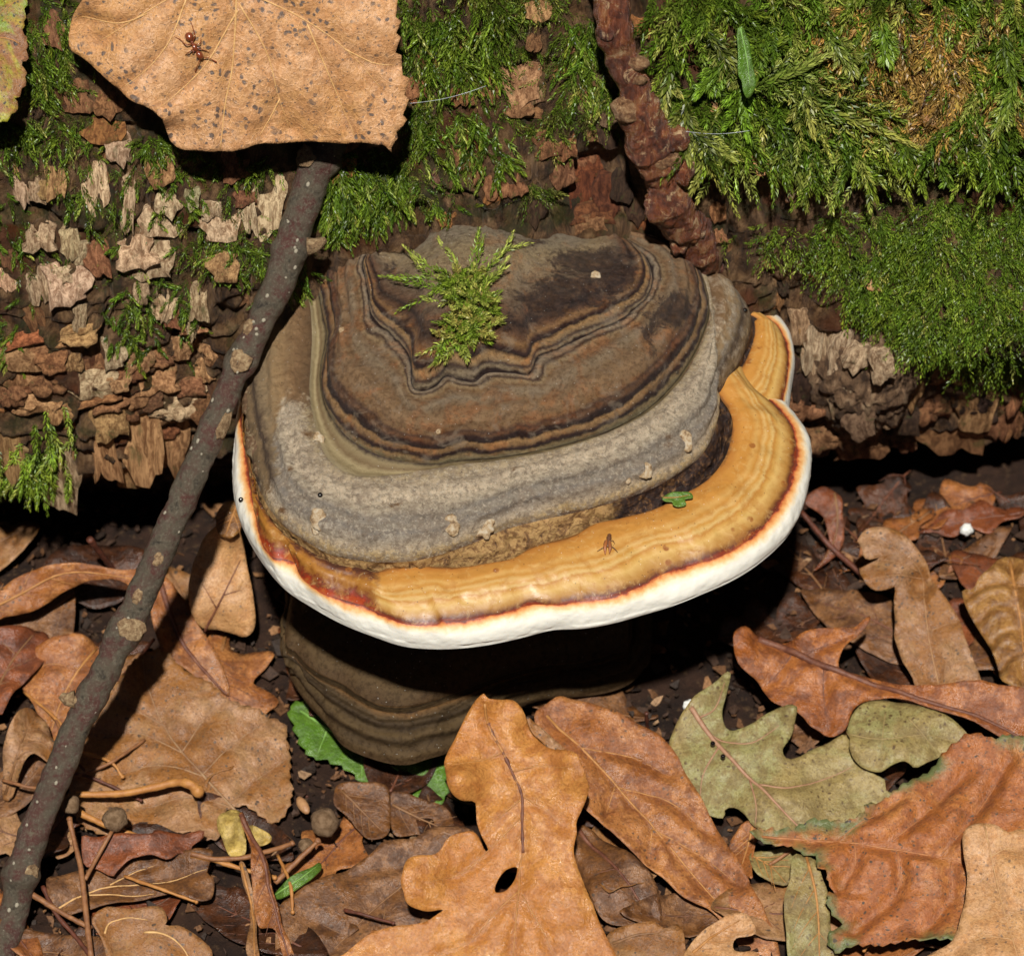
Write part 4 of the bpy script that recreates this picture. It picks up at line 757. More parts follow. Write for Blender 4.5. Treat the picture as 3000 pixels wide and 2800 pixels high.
# ------------------------------------------------------------------ leaves
def leaf_mat(name, base, alt, dark, spots=.3, spot_col=(.05, .032, .024), edge=None, edge_w=2.5, net=.5, rough=.5, blot=None, spot_scale=.95, wet=.5, gain=1.0, spot_r=.24):
    base, alt, dark = (tuple(gain * v for v in q) for q in (base, alt, dark))
    m = M(name, rough, .5); oi = m.new('ShaderNodeObjectInfo'); sc = m.new('ShaderNodeVectorMath', operation='SCALE'); m.put(sc.inputs[0], oi.outputs['Location']); sc.inputs['Scale'].default_value = 1370
    ad = m.new('ShaderNodeVectorMath', operation='ADD'); m.put(ad.inputs[0], m.P); m.put(ad.inputs[1], sc.outputs[0]); p0 = ad.outputs[0]
    wp = m.new('ShaderNodeVectorMath', operation='MULTIPLY_ADD'); m.put(wp.inputs[0], m.noise(.5, 2, .5, 0, p0, True)); wp.inputs[1].default_value = (1.6, 1.6, 1.6); m.put(wp.inputs[2], p0); p = wp.outputs[0]
    n1, n2, n3 = m.noise(.07, 6, .66, .6, p0), m.noise(.4, 7, .72, .3, p0), m.noise(2.6, 6, .72, 0, p0)
    c = m.mix(m.rng(n1, .43, .57), base, alt); c = m.mix(m.math('MULTIPLY', m.rng(n2, .46, .58), .8), c, dark)
    if blot: c = m.mix(m.math('MULTIPLY', m.rng(m.noise(.09, 6, .7, .8, m.stretch(1.1, .9, 1, p0)), .47, .58), .9), c, blot)
    c = m.mix(m.math('MULTIPLY', m.rng(m.noise(.16, 6, .75, 1.0, m.stretch(.8, 1.2, 1, p0)), .5, .6), wet), c, m.mix(1, c, (.4, .33, .28), 'MULTIPLY'))
    c = m.mix(m.math('MULTIPLY', m.rng(m.noise(.22, 6, .72, .9, m.stretch(1, 1.3, 1, p0)), .52, .62), .4 * (wet + .2)), c, m.mix(1, c, (.85, .95, 1.5), 'MULTIPLY'))
    c = m.mix(m.math('MULTIPLY', m.rng(n3, .46, .6), .5), c, m.mix(1, c, (.5, .44, .38), 'MULTIPLY')); c = m.mix(m.math('MULTIPLY', m.rng(m.noise(.8, 6, .7, .5, m.stretch(1.2, .8, 1, p0)), .52, .64), .3), c, m.mix(1, c, (1.4, 1.35, 1.25), 'MULTIPLY'))
    net_v = m.voro(1.05, 'DISTANCE_TO_EDGE', p); net_m = m.math('MULTIPLY', m.rng(net_v, .055, .012), m.rng(n2, .35, .6))
    c = m.mix(m.math('MULTIPLY', net_m, .45 * net), c, m.mix(1, c, (1.7, 1.65, 1.5), 'MULTIPLY'))
    v = m.attr('vein'); c = m.mix(m.math('MULTIPLY', m.rng(v, .85, .15), .35), c, m.mix(1, c, (.6, .52, .45), 'MULTIPLY'))
    if edge: c = m.mix(m.math('MULTIPLY', m.rng(m.math('ADD', m.attr('edge'), m.math('MULTIPLY', n2, 5)), 2.3 + edge_w, 2.3), m.rng(m.noise(.11, 3, .5, 0, p0), .46, .56)), c, edge)
    if spots:
        sp = m.math('MULTIPLY', m.rng(m.math('ADD', m.voro(spot_scale, 'F1', p), m.math('MULTIPLY', m.math('SUBTRACT', n3, .5), .5)), spot_r, spot_r - .09), m.rng(m.noise(.18, 4, .65, 0, p0), .42, .58)); c = m.mix(m.math('MULTIPLY', sp, min(1, spots * 1.6)), c, spot_col)
        sp = m.math('MULTIPLY', m.rng(m.noise(2.9, 2, .5, 0, p0), .64, .69), spots); c = m.mix(sp, c, spot_col)
    h = m.math('ADD', m.math('MULTIPLY', m.rng(net_v, 0, .12), -.22 * net), m.math('ADD', m.math('MULTIPLY', m.noise(.9, 6, .7, .4, p0), 1.1), m.math('MULTIPLY', n3, .35)))
    return m.done(c, m.bump(h, .26, .8), m.rng(n2, .42, .58, rough - .16, rough + .1), .1)
def plain(name, a, b, rough=.5, sc=.9, bump=.12):
    m = M(name, rough, .4); return m.done(m.mix(m.rng(m.noise(sc, 5, .65), .35, .65), a, b), m.bump(m.noise(sc * 2.2, 5, .7), bump))
LM = {
 'tan': leaf_mat('tan_leaf', (.56, .31, .15), (.5, .26, .1), (.42, .2, .075), .95, (.12, .08, .06), wet=.15, net=.9, gain=1.05, spot_r=.34),
 'gold': leaf_mat('golden_leaf', (.45, .2, .052), (.39, .155, .036), (.33, .12, .026), .1, (.22, .06, .02), rough=.32, net=.35, wet=.12, gain=1.12),
 'amber': leaf_mat('amber_leaf', (.42, .175, .055), (.32, .115, .032), (.22, .072, .02), .6, (.09, .05, .03), rough=.42),
 'sage': leaf_mat('sage_leaf', (.28, .25, .095), (.31, .23, .085), (.2, .14, .045), .7, (.1, .06, .025), net=.3, wet=.25),
 'rust': leaf_mat('rust_leaf', (.38, .135, .036), (.3, .095, .024), (.17, .05, .016), .2, rough=.38),
 'orange': leaf_mat('orange_leaf', (.45, .18, .052), (.36, .12, .03), (.26, .08, .022), .8, (.06, .045, .032), edge=(.12, .14, .05), wet=.35),
 'pale': leaf_mat('pale_leaf', (.55, .31, .15), (.5, .27, .11), (.44, .21, .075), .5, (.14, .09, .06), wet=.15),
 'brown': leaf_mat('brown_leaf', (.25, .12, .05), (.18, .075, .024), (.1, .04, .014), .5, (.04, .028, .02), wet=.7, rough=.45),
 'buff': leaf_mat('buff_leaf', (.4, .22, .11), (.27, .12, .04), (.27, .14, .05), .65, (.08, .052, .035), blot=(.27, .11, .025), wet=.4),
 'dark': leaf_mat('dark_leaf', (.1, .036, .015), (.06, .024, .012), (.035, .015, .008), .3, rough=.4, wet=.8),  # buried leaves tinted darker: shade of the litter gaps put into their colour
 'redb': leaf_mat('red_brown_leaf', (.27, .085, .032), (.2, .058, .022), (.12, .036, .015), .3, rough=.4),
 'bronze': leaf_mat('bronze_leaf', (.38, .2, .062), (.28, .13, .036), (.2, .085, .022), .15, rough=.34),
 'green': leaf_mat('green_leaf', (.085, .18, .018), (.12, .22, .035), (.06, .13, .012), 0, net=.6, rough=.36, wet=.1),
 'mottle': leaf_mat('mottled_leaf', (.34, .33, .03), (.2, .27, .03), (.42, .26, .03), .9, (.03, .02, .018), blot=(.26, .1, .05), wet=.2),
}
VEIN_PALE, VEIN_GOLD, VEIN_DARK, VEIN_PINK = plain('pale_vein', (.6, .37, .15), (.48, .27, .1)), plain('golden_vein', (.42, .2, .06), (.3, .13, .035)), plain('dark_vein', (.09, .03, .018), (.16, .06, .03)), plain('pink_vein', (.36, .2, .12), (.28, .14, .08))
VEIN_DULL = plain('dull_vein', (.15, .07, .03), (.22, .11, .045))
class Leaf:
    def __init__(self, name, label, outline, z, tilt, mat, mid=None, veins=(), cat='leaf', group=None, amp=1.7, wl=10, crink=.22, curl=1.7, cup=0.0, pleat=0.45, serr=0, spacing=.7,
                 hole=None, lifts=(), vmat=None, vr=.085, mid_r=.24, bend=None, smooth=True, serr_x=None, off=(0, 0), sc=1.0, seed=None, thick=.16, pet=None, auto=4):
        """outline: pixels; z: height (mm) of the blade's middle; tilt: blade normal; lifts: (px,py,height,radius px)"""
        cvt = lambda P: np.array([(off[0] + sc * p[0], off[1] + sc * p[1]) for p in P], float)
        seed = seed if seed is not None else int(abs(outline[0][0] * 7 + outline[0][1] * 3)) % 997; self.seed = seed
        O = cvt(outline); self.c = O.mean(0); self.n = unit(np.asarray(tilt, float)); self.p0 = PZ(self.c[0], self.c[1], z)
        self.a = unit(np.array([1., 0, 0]) - self.n[0] * self.n); self.b = np.cross(self.n, self.a)
        self.kw = dict(amp=amp, wl=wl, crink=crink, curl=curl, cup=cup, pleat=pleat, bend=bend)
        o2 = self.loc(O); o2 = catmull(o2, 6, True) if smooth else o2
        per = np.linalg.norm(np.diff(np.vstack([o2, o2[:1]]), axis=0), axis=1).sum(); o2 = resample(o2, max(24, int(per / min(spacing, .55 if serr else .7))), True)
        if serr:
            d = np.roll(o2, -1, 0) - np.roll(o2, 1, 0); nr = unit(np.stack([d[:, 1], -d[:, 0]], -1)); ar = np.sum(o2[:, 0] * np.roll(o2[:, 1], -1) - np.roll(o2[:, 0], -1) * o2[:, 1])
            s = np.linspace(0, per, len(o2), endpoint=False); ph = s / (serr * 3.2) + .5 * noise(np.stack([s / 6, 0 * s, 0 * s + seed], -1)); saw = ph - np.floor(ph); wt = 1.0 if serr_x is None else sstep(0, 2, o2[:, 0] - (serr_x - self.c[0]) * W_MM / 3000); o2 = o2 + nr * (math.copysign(1, ar) * serr * wt * (saw - .5))[:, None]
        else:
            nz = noise(np.c_[o2 / 2.2, np.full(len(o2), seed)], seed); o2 = o2 + .12 * np.stack([nz, np.roll(nz, 7)], -1)
        self.o2 = o2; self.hole = None if hole is None else catmull(self.loc(cvt(hole)), 4, True)
        self.mid = None if mid is None else catmull(self.loc(cvt(mid)), 8); self.veins = [catmull(self.loc(cvt(v)), 8) for v in veins]
        if self.mid is not None and not self.veins and auto:
            mp = resample(self.mid, 60); tg = unit(np.gradient(mp, axis=0)); rv = np.random.default_rng(seed + 5)
            for q in range(auto):
                k_ = int(6 + 44 * q / auto)
                for sg in (-1, 1):
                    d_ = tg[k_] * .75 + sg * .66 * np.array([-tg[k_][1], tg[k_][0]]); L_ = 4.0
                    while L_ < 30 and inside(o2, *(np.array([c_]) for c_ in mp[k_] + d_ * (L_ + 1.2)))[0]: L_ += .8
                    if inside(o2, *(np.array([c_]) for c_ in mp[k_] + d_ * 2.5))[0]: self.veins.append(catmull(np.array([mp[k_], mp[k_] + d_ * L_ * .5 + tg[k_] * L_ * .02, mp[k_] + d_ * L_ * .92 + tg[k_] * L_ * .12]), 8))
        self.lifts = [(*self.loc(cvt([(l[0], l[1])]))[0], l[2], l[3] * sc * W_MM / 3000) for l in lifts]; self.size = np.abs(o2 - o2.mean(0)).max()
        lo, hi = o2.min(0), o2.max(0); g = np.stack(np.meshgrid(np.arange(lo[0], hi[0], spacing), np.arange(lo[1], hi[1], spacing * .87), indexing='ij'), -1)
        g[:, ::2, 0] += spacing * .5; g = g.reshape(-1, 2) + np.random.default_rng(seed).uniform(-.12, .12, (g.size // 2, 2)) * spacing
        ok = inside(o2, g[:, 0], g[:, 1]) & (seg_dist(o2, g[:, 0], g[:, 1]) > spacing * .45)
        if self.hole is not None: ok &= ~inside(self.hole, g[:, 0], g[:, 1]) & (seg_dist(self.hole, g[:, 0], g[:, 1]) > spacing * .4)
        pts = np.vstack([o2] + ([self.hole] if self.hole is not None else []) + [g[ok]]); no = len(o2)
        ed = [(i, (i + 1) % no) for i in range(no)]
        if self.hole is not None: nh = len(self.hole); ed += [(no + i, no + (i + 1) % nh) for i in range(nh)]
        r = delaunay_2d_cdt([Vector(p) for p in pts], ed, [], 0, 1e-5); Q = np.array([tuple(v) for v in r[0]]); F = np.array(r[2])
        cen = Q[F].mean(1); keep = inside(o2, cen[:, 0], cen[:, 1])
        if self.hole is not None: keep &= ~inside(self.hole, cen[:, 0], cen[:, 1])
        F = F[keep]; A, B_ = Q[F[:, 1]] - Q[F[:, 0]], Q[F[:, 2]] - Q[F[:, 0]]; fl = (A[:, 0] * B_[:, 1] - A[:, 1] * B_[:, 0]) < 0; F[fl] = F[fl][:, ::-1]
        V = self.at(Q); n = len(V); Vb = V - self.n * thick
        e = np.sort(np.vstack([F[:, [0, 1]], F[:, [1, 2]], F[:, [2, 0]]]), 1); dirE = np.vstack([F[:, [0, 1]], F[:, [1, 2]], F[:, [2, 0]]]); _, inv, cnt = np.unique(e, axis=0, return_inverse=True, return_counts=True); bd = dirE[cnt[inv.ravel()] == 1]
        FF = [tuple(f) for f in F] + [tuple(f + n) for f in F[:, ::-1]] + [(b0, a0, a0 + n, b0 + n) for a0, b0 in bd]
        ve = self.vein_d(Q); ee = seg_dist(o2, Q[:, 0], Q[:, 1]); self.T = Thing(name, V[np.argmin(V[:, 2])], label, cat, group)
        self.blade = self.T.part('blade', np.vstack([V, Vb]), FF, mat, attrs={'vein': np.r_[ve, ve], 'edge': np.r_[ee, ee]})
        vmat = vmat or (VEIN_DULL if mat.name.split('_')[0] in ('brown', 'dark', 'red', 'buff') else VEIN_GOLD)
        if self.mid is not None: self.rib('midrib', self.mid, mid_r, vmat)
        for v in self.veins: self.rib('vein', v, vr, vmat)
        if pet is not None:
            P = catmull(np.array([PZ(off[0] + sc * q[0], off[1] + sc * q[1], q[2]) for q in pet]), 8); Vp, Fp = tube(P, np.linspace(.45, .6, len(P)), 8); self.T.part('petiole', Vp, Fp, vmat)
    def rib(self, nm, pl, r, mat):
        P = resample(pl, max(8, int(len(pl) * .7))); P3 = self.at(P) + self.n * r * .15; V, F = tube(P3, np.linspace(r, r * .3, len(P3)), 6); self.T.part(nm, V, F, mat, self.blade)
    def loc(self, O):
        q = PPL(O[:, 0], O[:, 1], self.p0, self.n) - self.p0; return np.stack([q @ self.a, q @ self.b], -1)
    def vein_d(self, Q):
        d = np.full(len(Q), 9.0)
        for v in ([self.mid] if self.mid is not None else []) + self.veins: d = np.minimum(d, seg_dist(v[::2], Q[:, 0], Q[:, 1], False))
        return d
    def at(self, Q):
        k = self.kw; p = np.c_[Q, np.full(len(Q), self.seed * 1.7)]; h = k['amp'] * fbm(p / k['wl'], 2, self.seed) + k['crink'] * fbm(p / 1.8, 3, self.seed + 3)
        h = h - k['pleat'] * np.exp(-(self.vein_d(Q) / 1.1) ** 2) + k['pleat']; ed = seg_dist(self.o2, Q[:, 0], Q[:, 1])
        h = h + k['curl'] * np.exp(-ed / 2.2) * (.25 + noise(p / 7, self.seed + 7)); rr = Q / self.size; h = h + k['cup'] * (rr ** 2).sum(1)
        if k['bend']: a, kk = k['bend']; q = rr @ np.array([math.cos(a), math.sin(a)]); h = h + kk * q * q
        for x, y, hh, rd in self.lifts: h = h + hh * np.exp(-((Q[:, 0] - x) ** 2 + (Q[:, 1] - y) ** 2) / (rd * rd))
        return self.p0 + Q[:, :1] * self.a + Q[:, 1:] * self.b + h[:, None] * self.n
    def surf(self, px, py): return self.at(self.loc(np.array([[px, py]], float)))[0]

# the tan linden leaf lying over the log
c0 = PL(np.array(690.), np.array(150.), 5.2)
lin = Leaf('linden_leaf', 'large tan linden leaf with dark specks and an ant, lying on the mossy log', [(242, 0), (221, 40), (209, 75), (201, 131), (211, 161), (237, 174), (282, 206), (347, 259), (383, 287), (433, 307), (473, 337), (478, 352), (491, 398), (503, 423), (529, 438), (579, 437), (655, 440), (705, 433), (755, 420), (806, 422), (856, 421), (931, 417), (1000, 420), (1050, 416), (1101, 420), (1131, 430), (1150, 440), (1158, 400), (1176, 375), (1187, 330), (1188, 290), (1190, 237), (1176, 190), (1164, 140), (1166, 60), (1158, 10), (1140, -60), (1050, -190), (900, -260), (690, -300), (480, -260), (310, -130)],
    c0[2], (.09, -.87, .48), LM['tan'], [(700, -230), (694, -60), (690, 60), (680, 200), (660, 300), (645, 435)], [[(696, 30), (600, 190), (505, 282), (455, 312)], [(545, 0), (500, 110), (440, 190), (357, 255)], [(700, 10), (780, 150), (815, 280), (850, 382)], [(700, -30), (860, 40), (1000, 130), (1120, 260)], [(820, 290), (790, 350), (760, 400)], [(900, 70), (960, 210), (1010, 330), (1040, 400)], [(690, -60), (560, -30), (420, 40), (290, 130)], [(1010, 140), (1090, 180), (1160, 190)], [(430, 40), (350, 70), (240, 60)]],
    amp=1.0, wl=18, curl=-1.2, pleat=0.63, serr=.85, serr_x=1080, spacing=.55, vmat=VEIN_PALE, vr=.14, mid_r=.22, lifts=[(500, 400, -2.5, 60), (860, 430, -1.6, 120), (230, 120, -2.5, 90), (470, 330, 1.5, 40)])
# mottled leaf at the log's far end of the frame
c0 = PL(np.array(10.), np.array(160.), 4.0)
Leaf('mottled_leaf', 'mottled green, yellow and red-brown toothed leaf on the mossy log', [(-240, -60), (-60, -80), (65, -20), (73, 30), (70, 100), (80, 121), (78, 182), (60, 176), (72, 205), (76, 235), (68, 255), (55, 279), (44, 290), (58, 312), (45, 325), (20, 352), (0, 358), (-120, 360), (-260, 200)], c0[2], (.1, -.72, .68), LM['mottle'], [(-200, 120), (0, 110), (60, 130)], [[(-80, 115), (0, 40), (50, 0)], [(-80, 118), (0, 220), (40, 310)]], serr=.5, amp=.8, spacing=.6)
# narrow green leaf standing in the feather moss
c0 = PL(np.array(2185.), np.array(190.), 12.5)
Leaf('narrow_leaf', 'narrow bright green leaf sticking up from the feather moss', [(320, 170), (350, 160), (378, 230), (402, 340), (416, 450), (412, 520), (385, 582), (350, 530), (340, 470), (320, 430), (317, 330), (312, 230)], c0[2], (.2, -.75, .6), LM['green'], [(335, 165), (370, 330), (395, 560)], off=(2000, 0), sc=T, amp=.3, curl=.3, spacing=.4, pleat=0.36, vmat=plain('green_vein', (.2, .36, .08), (.14, .28, .05)), vr=.1, mid_r=.12)
# leaf scraps caught in the moss and on the cap
for nm, lab, out, off_, mt in [
    ('leaf_scrap', 'small three-cornered brown leaf scrap on moss right of the withered patch', [(1430, 630), (1505, 705), (1480, 742), (1380, 715)], (2000, 0), 'buff'),
    ('leaf_scrap', 'pale tan leaf scrap lying on the fine carpet moss', [(1085, 1570), (1130, 1620), (1148, 1695), (1075, 1688), (1032, 1640)], (2000, 0), 'pale'),
    ('leaf_scrap', 'tiny brown leaf scrap on withered moss at the top of the log', [(1640, 12), (1668, 40), (1630, 65), (1588, 82)], (2000, 0), 'buff'),
    ('leaf_scrap', 'small dull brown leaf scrap on bare bark beneath the feather moss', [(600, 1120), (630, 1095), (655, 1110), (630, 1165), (590, 1175)], (2000, 0), 'brown'),
    ('leaf_scrap', 'tan husk hanging below the fringe of feather moss', [(395, 890), (440, 915), (465, 955), (490, 920), (545, 905), (540, 975), (500, 1010), (440, 1028), (410, 970)], (2000, 0), 'tan'),
    ('leaf_scrap', 'pale tan seed husk in moss beside the gnarled branch', [(105, 660), (150, 600), (205, 600), (200, 660), (150, 705), (115, 690)], (2000, 0), 'pale')]:
    O = np.array(out, float) * T + off_; cc = O.mean(0); Q = on_log(cc[0], cc[1], 3.4)[0]
    Leaf(nm, lab.replace('right of', 'beside'), out, Q[2], (.1, -.7, .7), LM[mt], off=off_, sc=T, amp=.5, wl=4, curl=.6, spacing=.35)
Q = on_fungus(2010, 1465)
Leaf('leaf_scrap', 'torn green leaf scrap lying in the crevice of the tan margin', [(370, 1745), (440, 1700), (520, 1695), (590, 1700), (605, 1745), (545, 1760), (555, 1810), (500, 1825), (455, 1810), (450, 1780), (400, 1775)], Q[2] + 1.0, (.1, -.4, .9), LM['green'], [(380, 1745), (480, 1740), (590, 1720)], off=(1800, 800), sc=.3774, amp=.3, wl=4, curl=.5, spacing=.3, vr=.08, mid_r=.1)

UPN = (0, -.15, .99)
# litter: the leaves one can tell apart, from the bottom layer up
mid_t, r_t, l_t, lm_t, rm_t = (1000, 1866), (2000, 1866), (0, 1866), (0, 934), (2000, 934)
Leaf('green_toothed_leaf', 'fresh green toothed leaf half hidden under the lower bracket fungus', [(848, 2090), (866, 2062), (1000, 2030), (1150, 2060), (1290, 2150), (1310, 2300), (1305, 2338), (1282, 2360), (1240, 2352), (1180, 2330), (1120, 2312), (1060, 2292), (1020, 2262), (970, 2238), (930, 2222), (900, 2210), (876, 2173), (858, 2130)], -47.2, UPN, LM['green'], [(880, 2080), (1050, 2190), (1290, 2330)], [[(960, 2130), (930, 2210)], [(1060, 2195), (1060, 2290)], [(1160, 2250), (1190, 2330)]], serr=.7, amp=.3, curl=.3, vmat=plain('green_rib', (.2, .36, .08), (.14, .28, .05)), vr=.12)
Leaf('hornbeam_leaf', 'large buff and brown toothed leaf lying flat beneath the dark twig', [(820, 130), (950, 110), (1050, 190), (1110, 240), (1220, 290), (1330, 390), (1480, 440), (1600, 490), (1672, 540), (1665, 590), (1690, 690), (1690, 830), (1700, 930), (1680, 1020), (1600, 1100), (1530, 1070), (1400, 1000), (1270, 1100), (1290, 1190), (1200, 1230), (1100, 1180), (850, 1180), (600, 1160), (430, 1050), (400, 800), (480, 560), (680, 300)], -46.2, (.05, -.2, .97), LM['buff'], [(1480, 1150), (1250, 900), (1000, 600), (860, 300), (830, 140)], [[(1330, 1000), (1500, 830), (1680, 700)], [(1180, 820), (1350, 640), (1560, 490)], [(1060, 680), (1180, 500), (1300, 390)], [(1330, 1010), (1100, 950), (800, 1000)], [(1190, 830), (900, 740), (640, 800)], [(1070, 690), (820, 560), (600, 560)], [(960, 520), (780, 420), (690, 380)]], off=l_t, sc=T, serr=.5, amp=1.1, wl=14, curl=1.3, pleat=0.63, vmat=plain('brown_vein', (.2, .1, .05), (.3, .18, .09)), vr=.13)
Leaf('brown_leaf', 'orange-brown leaf tucked behind the dark twig over the buff leaf', [(100, 120), (250, 60), (420, 30), (560, 60), (640, 130), (620, 300), (520, 520), (380, 700), (280, 620), (200, 420), (130, 300)], -45.2, (.1, -.25, .96), LM['amber'], [(560, 80), (380, 330), (280, 600)], [[(470, 210), (300, 180), (150, 200)], [(400, 310), (420, 450), (480, 500)]], off=l_t, sc=T, amp=1.9, curl=1.2, pleat=0.72)
Leaf('curled_leaf', 'rolled grey-brown leaf with a hollow end beside the dark twig', [(20, 640), (60, 500), (130, 420), (220, 400), (280, 480), (310, 600), (320, 700), (290, 760), (200, 700), (130, 740), (110, 830), (90, 900), (50, 880), (30, 780)], -42.5, (.25, -.3, .9), LM['buff'], [(60, 860), (120, 620), (230, 420)], [[(110, 640), (220, 620), (310, 680)], [(130, 560), (230, 530), (290, 560)], [(90, 720), (160, 690), (250, 700)]], off=l_t, sc=T, amp=1.6, wl=6, curl=2.2, pleat=1.08, bend=(.9, -4.5), vr=.14)
Leaf('curled_leaf', 'red-brown crumpled leaf curling over the rolled grey-brown leaf', [(-180, 40), (-60, -30), (80, -60), (220, -70), (290, -40), (292, 60), (230, 170), (160, 250), (80, 330), (30, 420), (0, 440), (-120, 380), (-200, 200)], -41.5, (.2, -.25, .94), LM['redb'], [(-60, 400), (60, 150), (220, -60)], [[(40, 190), (150, 130), (270, 60)], [(0, 270), (90, 250), (120, 290)], [(90, 90), (20, 30), (-60, 0)]], off=l_t, sc=T, amp=1.2, wl=7, crink=.25, curl=1.8, pleat=0.90, bend=(.6, -3.5))
Leaf('arched_leaf', 'long orange-brown leaf arching over a dark gap below the log', [(-260, 1760), (-120, 1620), (0, 1570), (100, 1500), (250, 1440), (420, 1422), (560, 1436), (700, 1458), (830, 1462), (860, 1500), (800, 1590), (740, 1545), (640, 1512), (500, 1532), (360, 1592), (220, 1682), (100, 1722), (0, 1745), (-140, 1860)], -37, (0, -.62, .78), LM['amber'], [(-140, 1740), (100, 1610), (400, 1475), (820, 1520)], [], off=lm_t, sc=T, amp=1.5, curl=1.6, crink=.2, pleat=0.72)
Leaf('brown_leaf', 'dull brown leaf in the hollow under the arched leaf', [(-100, 1640), (60, 1640), (250, 1600), (420, 1560), (440, 1700), (430, 1855), (420, 1980), (200, 1990), (-50, 1960)], -45.5, (0, -.3, .95), LM['brown'], [(420, 1600), (200, 1760), (0, 1950)], [], off=lm_t, sc=T)
Leaf('brown_leaf', 'rusty leaf with a thick dark midrib running from the twig toward the soil', [(890, 1470), (960, 1530), (1010, 1570), (1090, 1690), (1180, 1840), (1260, 1960), (1310, 2080), (1330, 2200), (1290, 2170), (1180, 2110), (1060, 2030), (960, 1980), (920, 1900), (880, 1760), (850, 1600)], -43.5, (.15, -.3, .94), LM['amber'], [(930, 1560), (1010, 1790), (1130, 1980), (1320, 2190)], [[(990, 1740), (1080, 1720)], [(1060, 1880), (1180, 1860)]], off=lm_t, sc=T, curl=1.4, vmat=VEIN_DARK, mid_r=.5)
Leaf('standing_leaf', 'pale brown leaf standing up between the twig and the white rim', [(1150, 1350), (1210, 1240), (1300, 1170), (1390, 1200), (1430, 1400), (1470, 1600), (1482, 1780), (1430, 1850), (1340, 1830), (1260, 1810), (1180, 1800), (1110, 1700), (1100, 1540), (1120, 1420)], -38, (.05, -.72, .68), LM['pale'], [(1190, 1820), (1280, 1640), (1400, 1400)], [[(1260, 1680), (1160, 1500)], [(1300, 1600), (1440, 1560)]], off=lm_t, sc=T, amp=1.7, curl=.8, vmat=VEIN_DARK, mid_r=.22, vr=.1, lifts=[(1320, 1180, 3, 120)])
Leaf('leaf_tip', 'small blunt yellowish leaf tip above the standing pale brown leaf', [(1255, 1180), (1270, 1120), (1330, 1060), (1400, 1080), (1400, 1180), (1390, 1240), (1340, 1280), (1290, 1270), (1262, 1235)], -27.5, (-.1, -.7, .7), LM['bronze'], [(1380, 1080), (1310, 1260)], [], off=lm_t, sc=T, amp=1.4, curl=.8, spacing=.5)
Leaf('brown_leaf', 'brown leaf with pale veins under the reddish scrap by the twig foot', [(270, 1420), (400, 1390), (700, 1320), (1000, 1290), (1235, 1285), (1200, 1400), (1245, 1440), (1225, 1560), (1120, 1570), (1000, 1520), (800, 1540), (500, 1612), (380, 1632), (300, 1560)], -45.5, (.05, -.2, .97), LM['brown'], [(330, 1590), (600, 1460), (1000, 1420), (1200, 1380)], [[(480, 1500), (700, 1500), (980, 1500)], [(640, 1440), (760, 1370), (900, 1320)]], off=l_t, sc=T, curl=1.2, pleat=0.90, vmat=VEIN_PALE, vr=.12, mid_r=.16)
Leaf('red_scrap', 'torn reddish-brown leaf scrap lying across the brown leaf', [(478, 1180), (560, 1180), (700, 1160), (870, 1170), (900, 1140), (1040, 1150), (1175, 1125), (1180, 1165), (1112, 1220), (1120, 1272), (1050, 1260), (980, 1312), (870, 1282), (760, 1312), (690, 1372), (660, 1402), (560, 1352), (485, 1320)], -42.5, (.05, -.3, .95), LM['redb'], None, [], off=l_t, sc=T, amp=1.0, wl=7, crink=.28, curl=1.6)
Leaf('folded_leaf', 'folded pale brown leaf with one bright vein by the twig foot', [(535, 1660), (620, 1585), (760, 1600), (930, 1578), (975, 1650), (965, 1690), (1050, 1690), (1180, 1760), (1235, 1860), (1100, 2000), (700, 1980), (590, 1760)], -44, (.05, -.25, .96), LM['buff'], [(610, 1730), (640, 1660), (760, 1640), (860, 1650)], [[(840, 1720), (960, 1735), (1060, 1800), (1120, 1900)]], off=l_t, sc=T, amp=1.2, wl=7, crink=.22, curl=1.4, vmat=VEIN_PALE, vr=.2, mid_r=.16)
Leaf('brown_leaf', 'wet dark brown leaf at the foot of the twig', [(-200, 1640), (60, 1680), (200, 1690), (420, 1740), (620, 1800), (640, 2000), (200, 2060), (-200, 2000)], -46.5, UPN, LM['brown'], [(-100, 1820), (250, 1800), (560, 1900)], [], off=l_t, sc=T)
Leaf('scarred_leaf', 'pinkish-brown spotted leaf beside the golden oak leaf', [(815, 2700), (860, 2640), (930, 2590), (1000, 2560), (1080, 2520), (1130, 2480), (1200, 2470), (1250, 2440), (1300, 2430), (1400, 2440), (1420, 2560), (1380, 2700), (1300, 2900), (1000, 2920), (830, 2900)], -46.3, (0, -.15, .98), LM['brown'], [(1380, 2450), (1120, 2640), (900, 2860)], [[(1260, 2540), (1130, 2540), (1020, 2570)], [(1130, 2640), (1120, 2760), (1150, 2860)], [(1010, 2740), (900, 2690)]], amp=.7, curl=1.0, pleat=0.72)
Leaf('torn_leaf', 'torn dull brown leaf below the shaded lower fungus', [(985, 2310), (1040, 2300), (1130, 2310), (1142, 2380), (1135, 2452), (1085, 2470), (1050, 2440), (1020, 2400), (975, 2370)], -45.0, (.1, -.2, .97), LM['brown'], [(1000, 2320), (1120, 2440)], [], amp=.6, curl=1.2, crink=.2, spacing=.5)
Leaf('torn_leaf', 'brown leaf remnant with holes beside the torn dull leaf', [(1150, 2330), (1230, 2340), (1310, 2370), (1330, 2420), (1290, 2450), (1220, 2440), (1160, 2450), (1145, 2400)], -45.6, UPN, LM['brown'], [(1150, 2360), (1310, 2430)], [], amp=.5, curl=1.2, hole=[(1240, 2395), (1270, 2400), (1265, 2425), (1240, 2420)], spacing=.5)
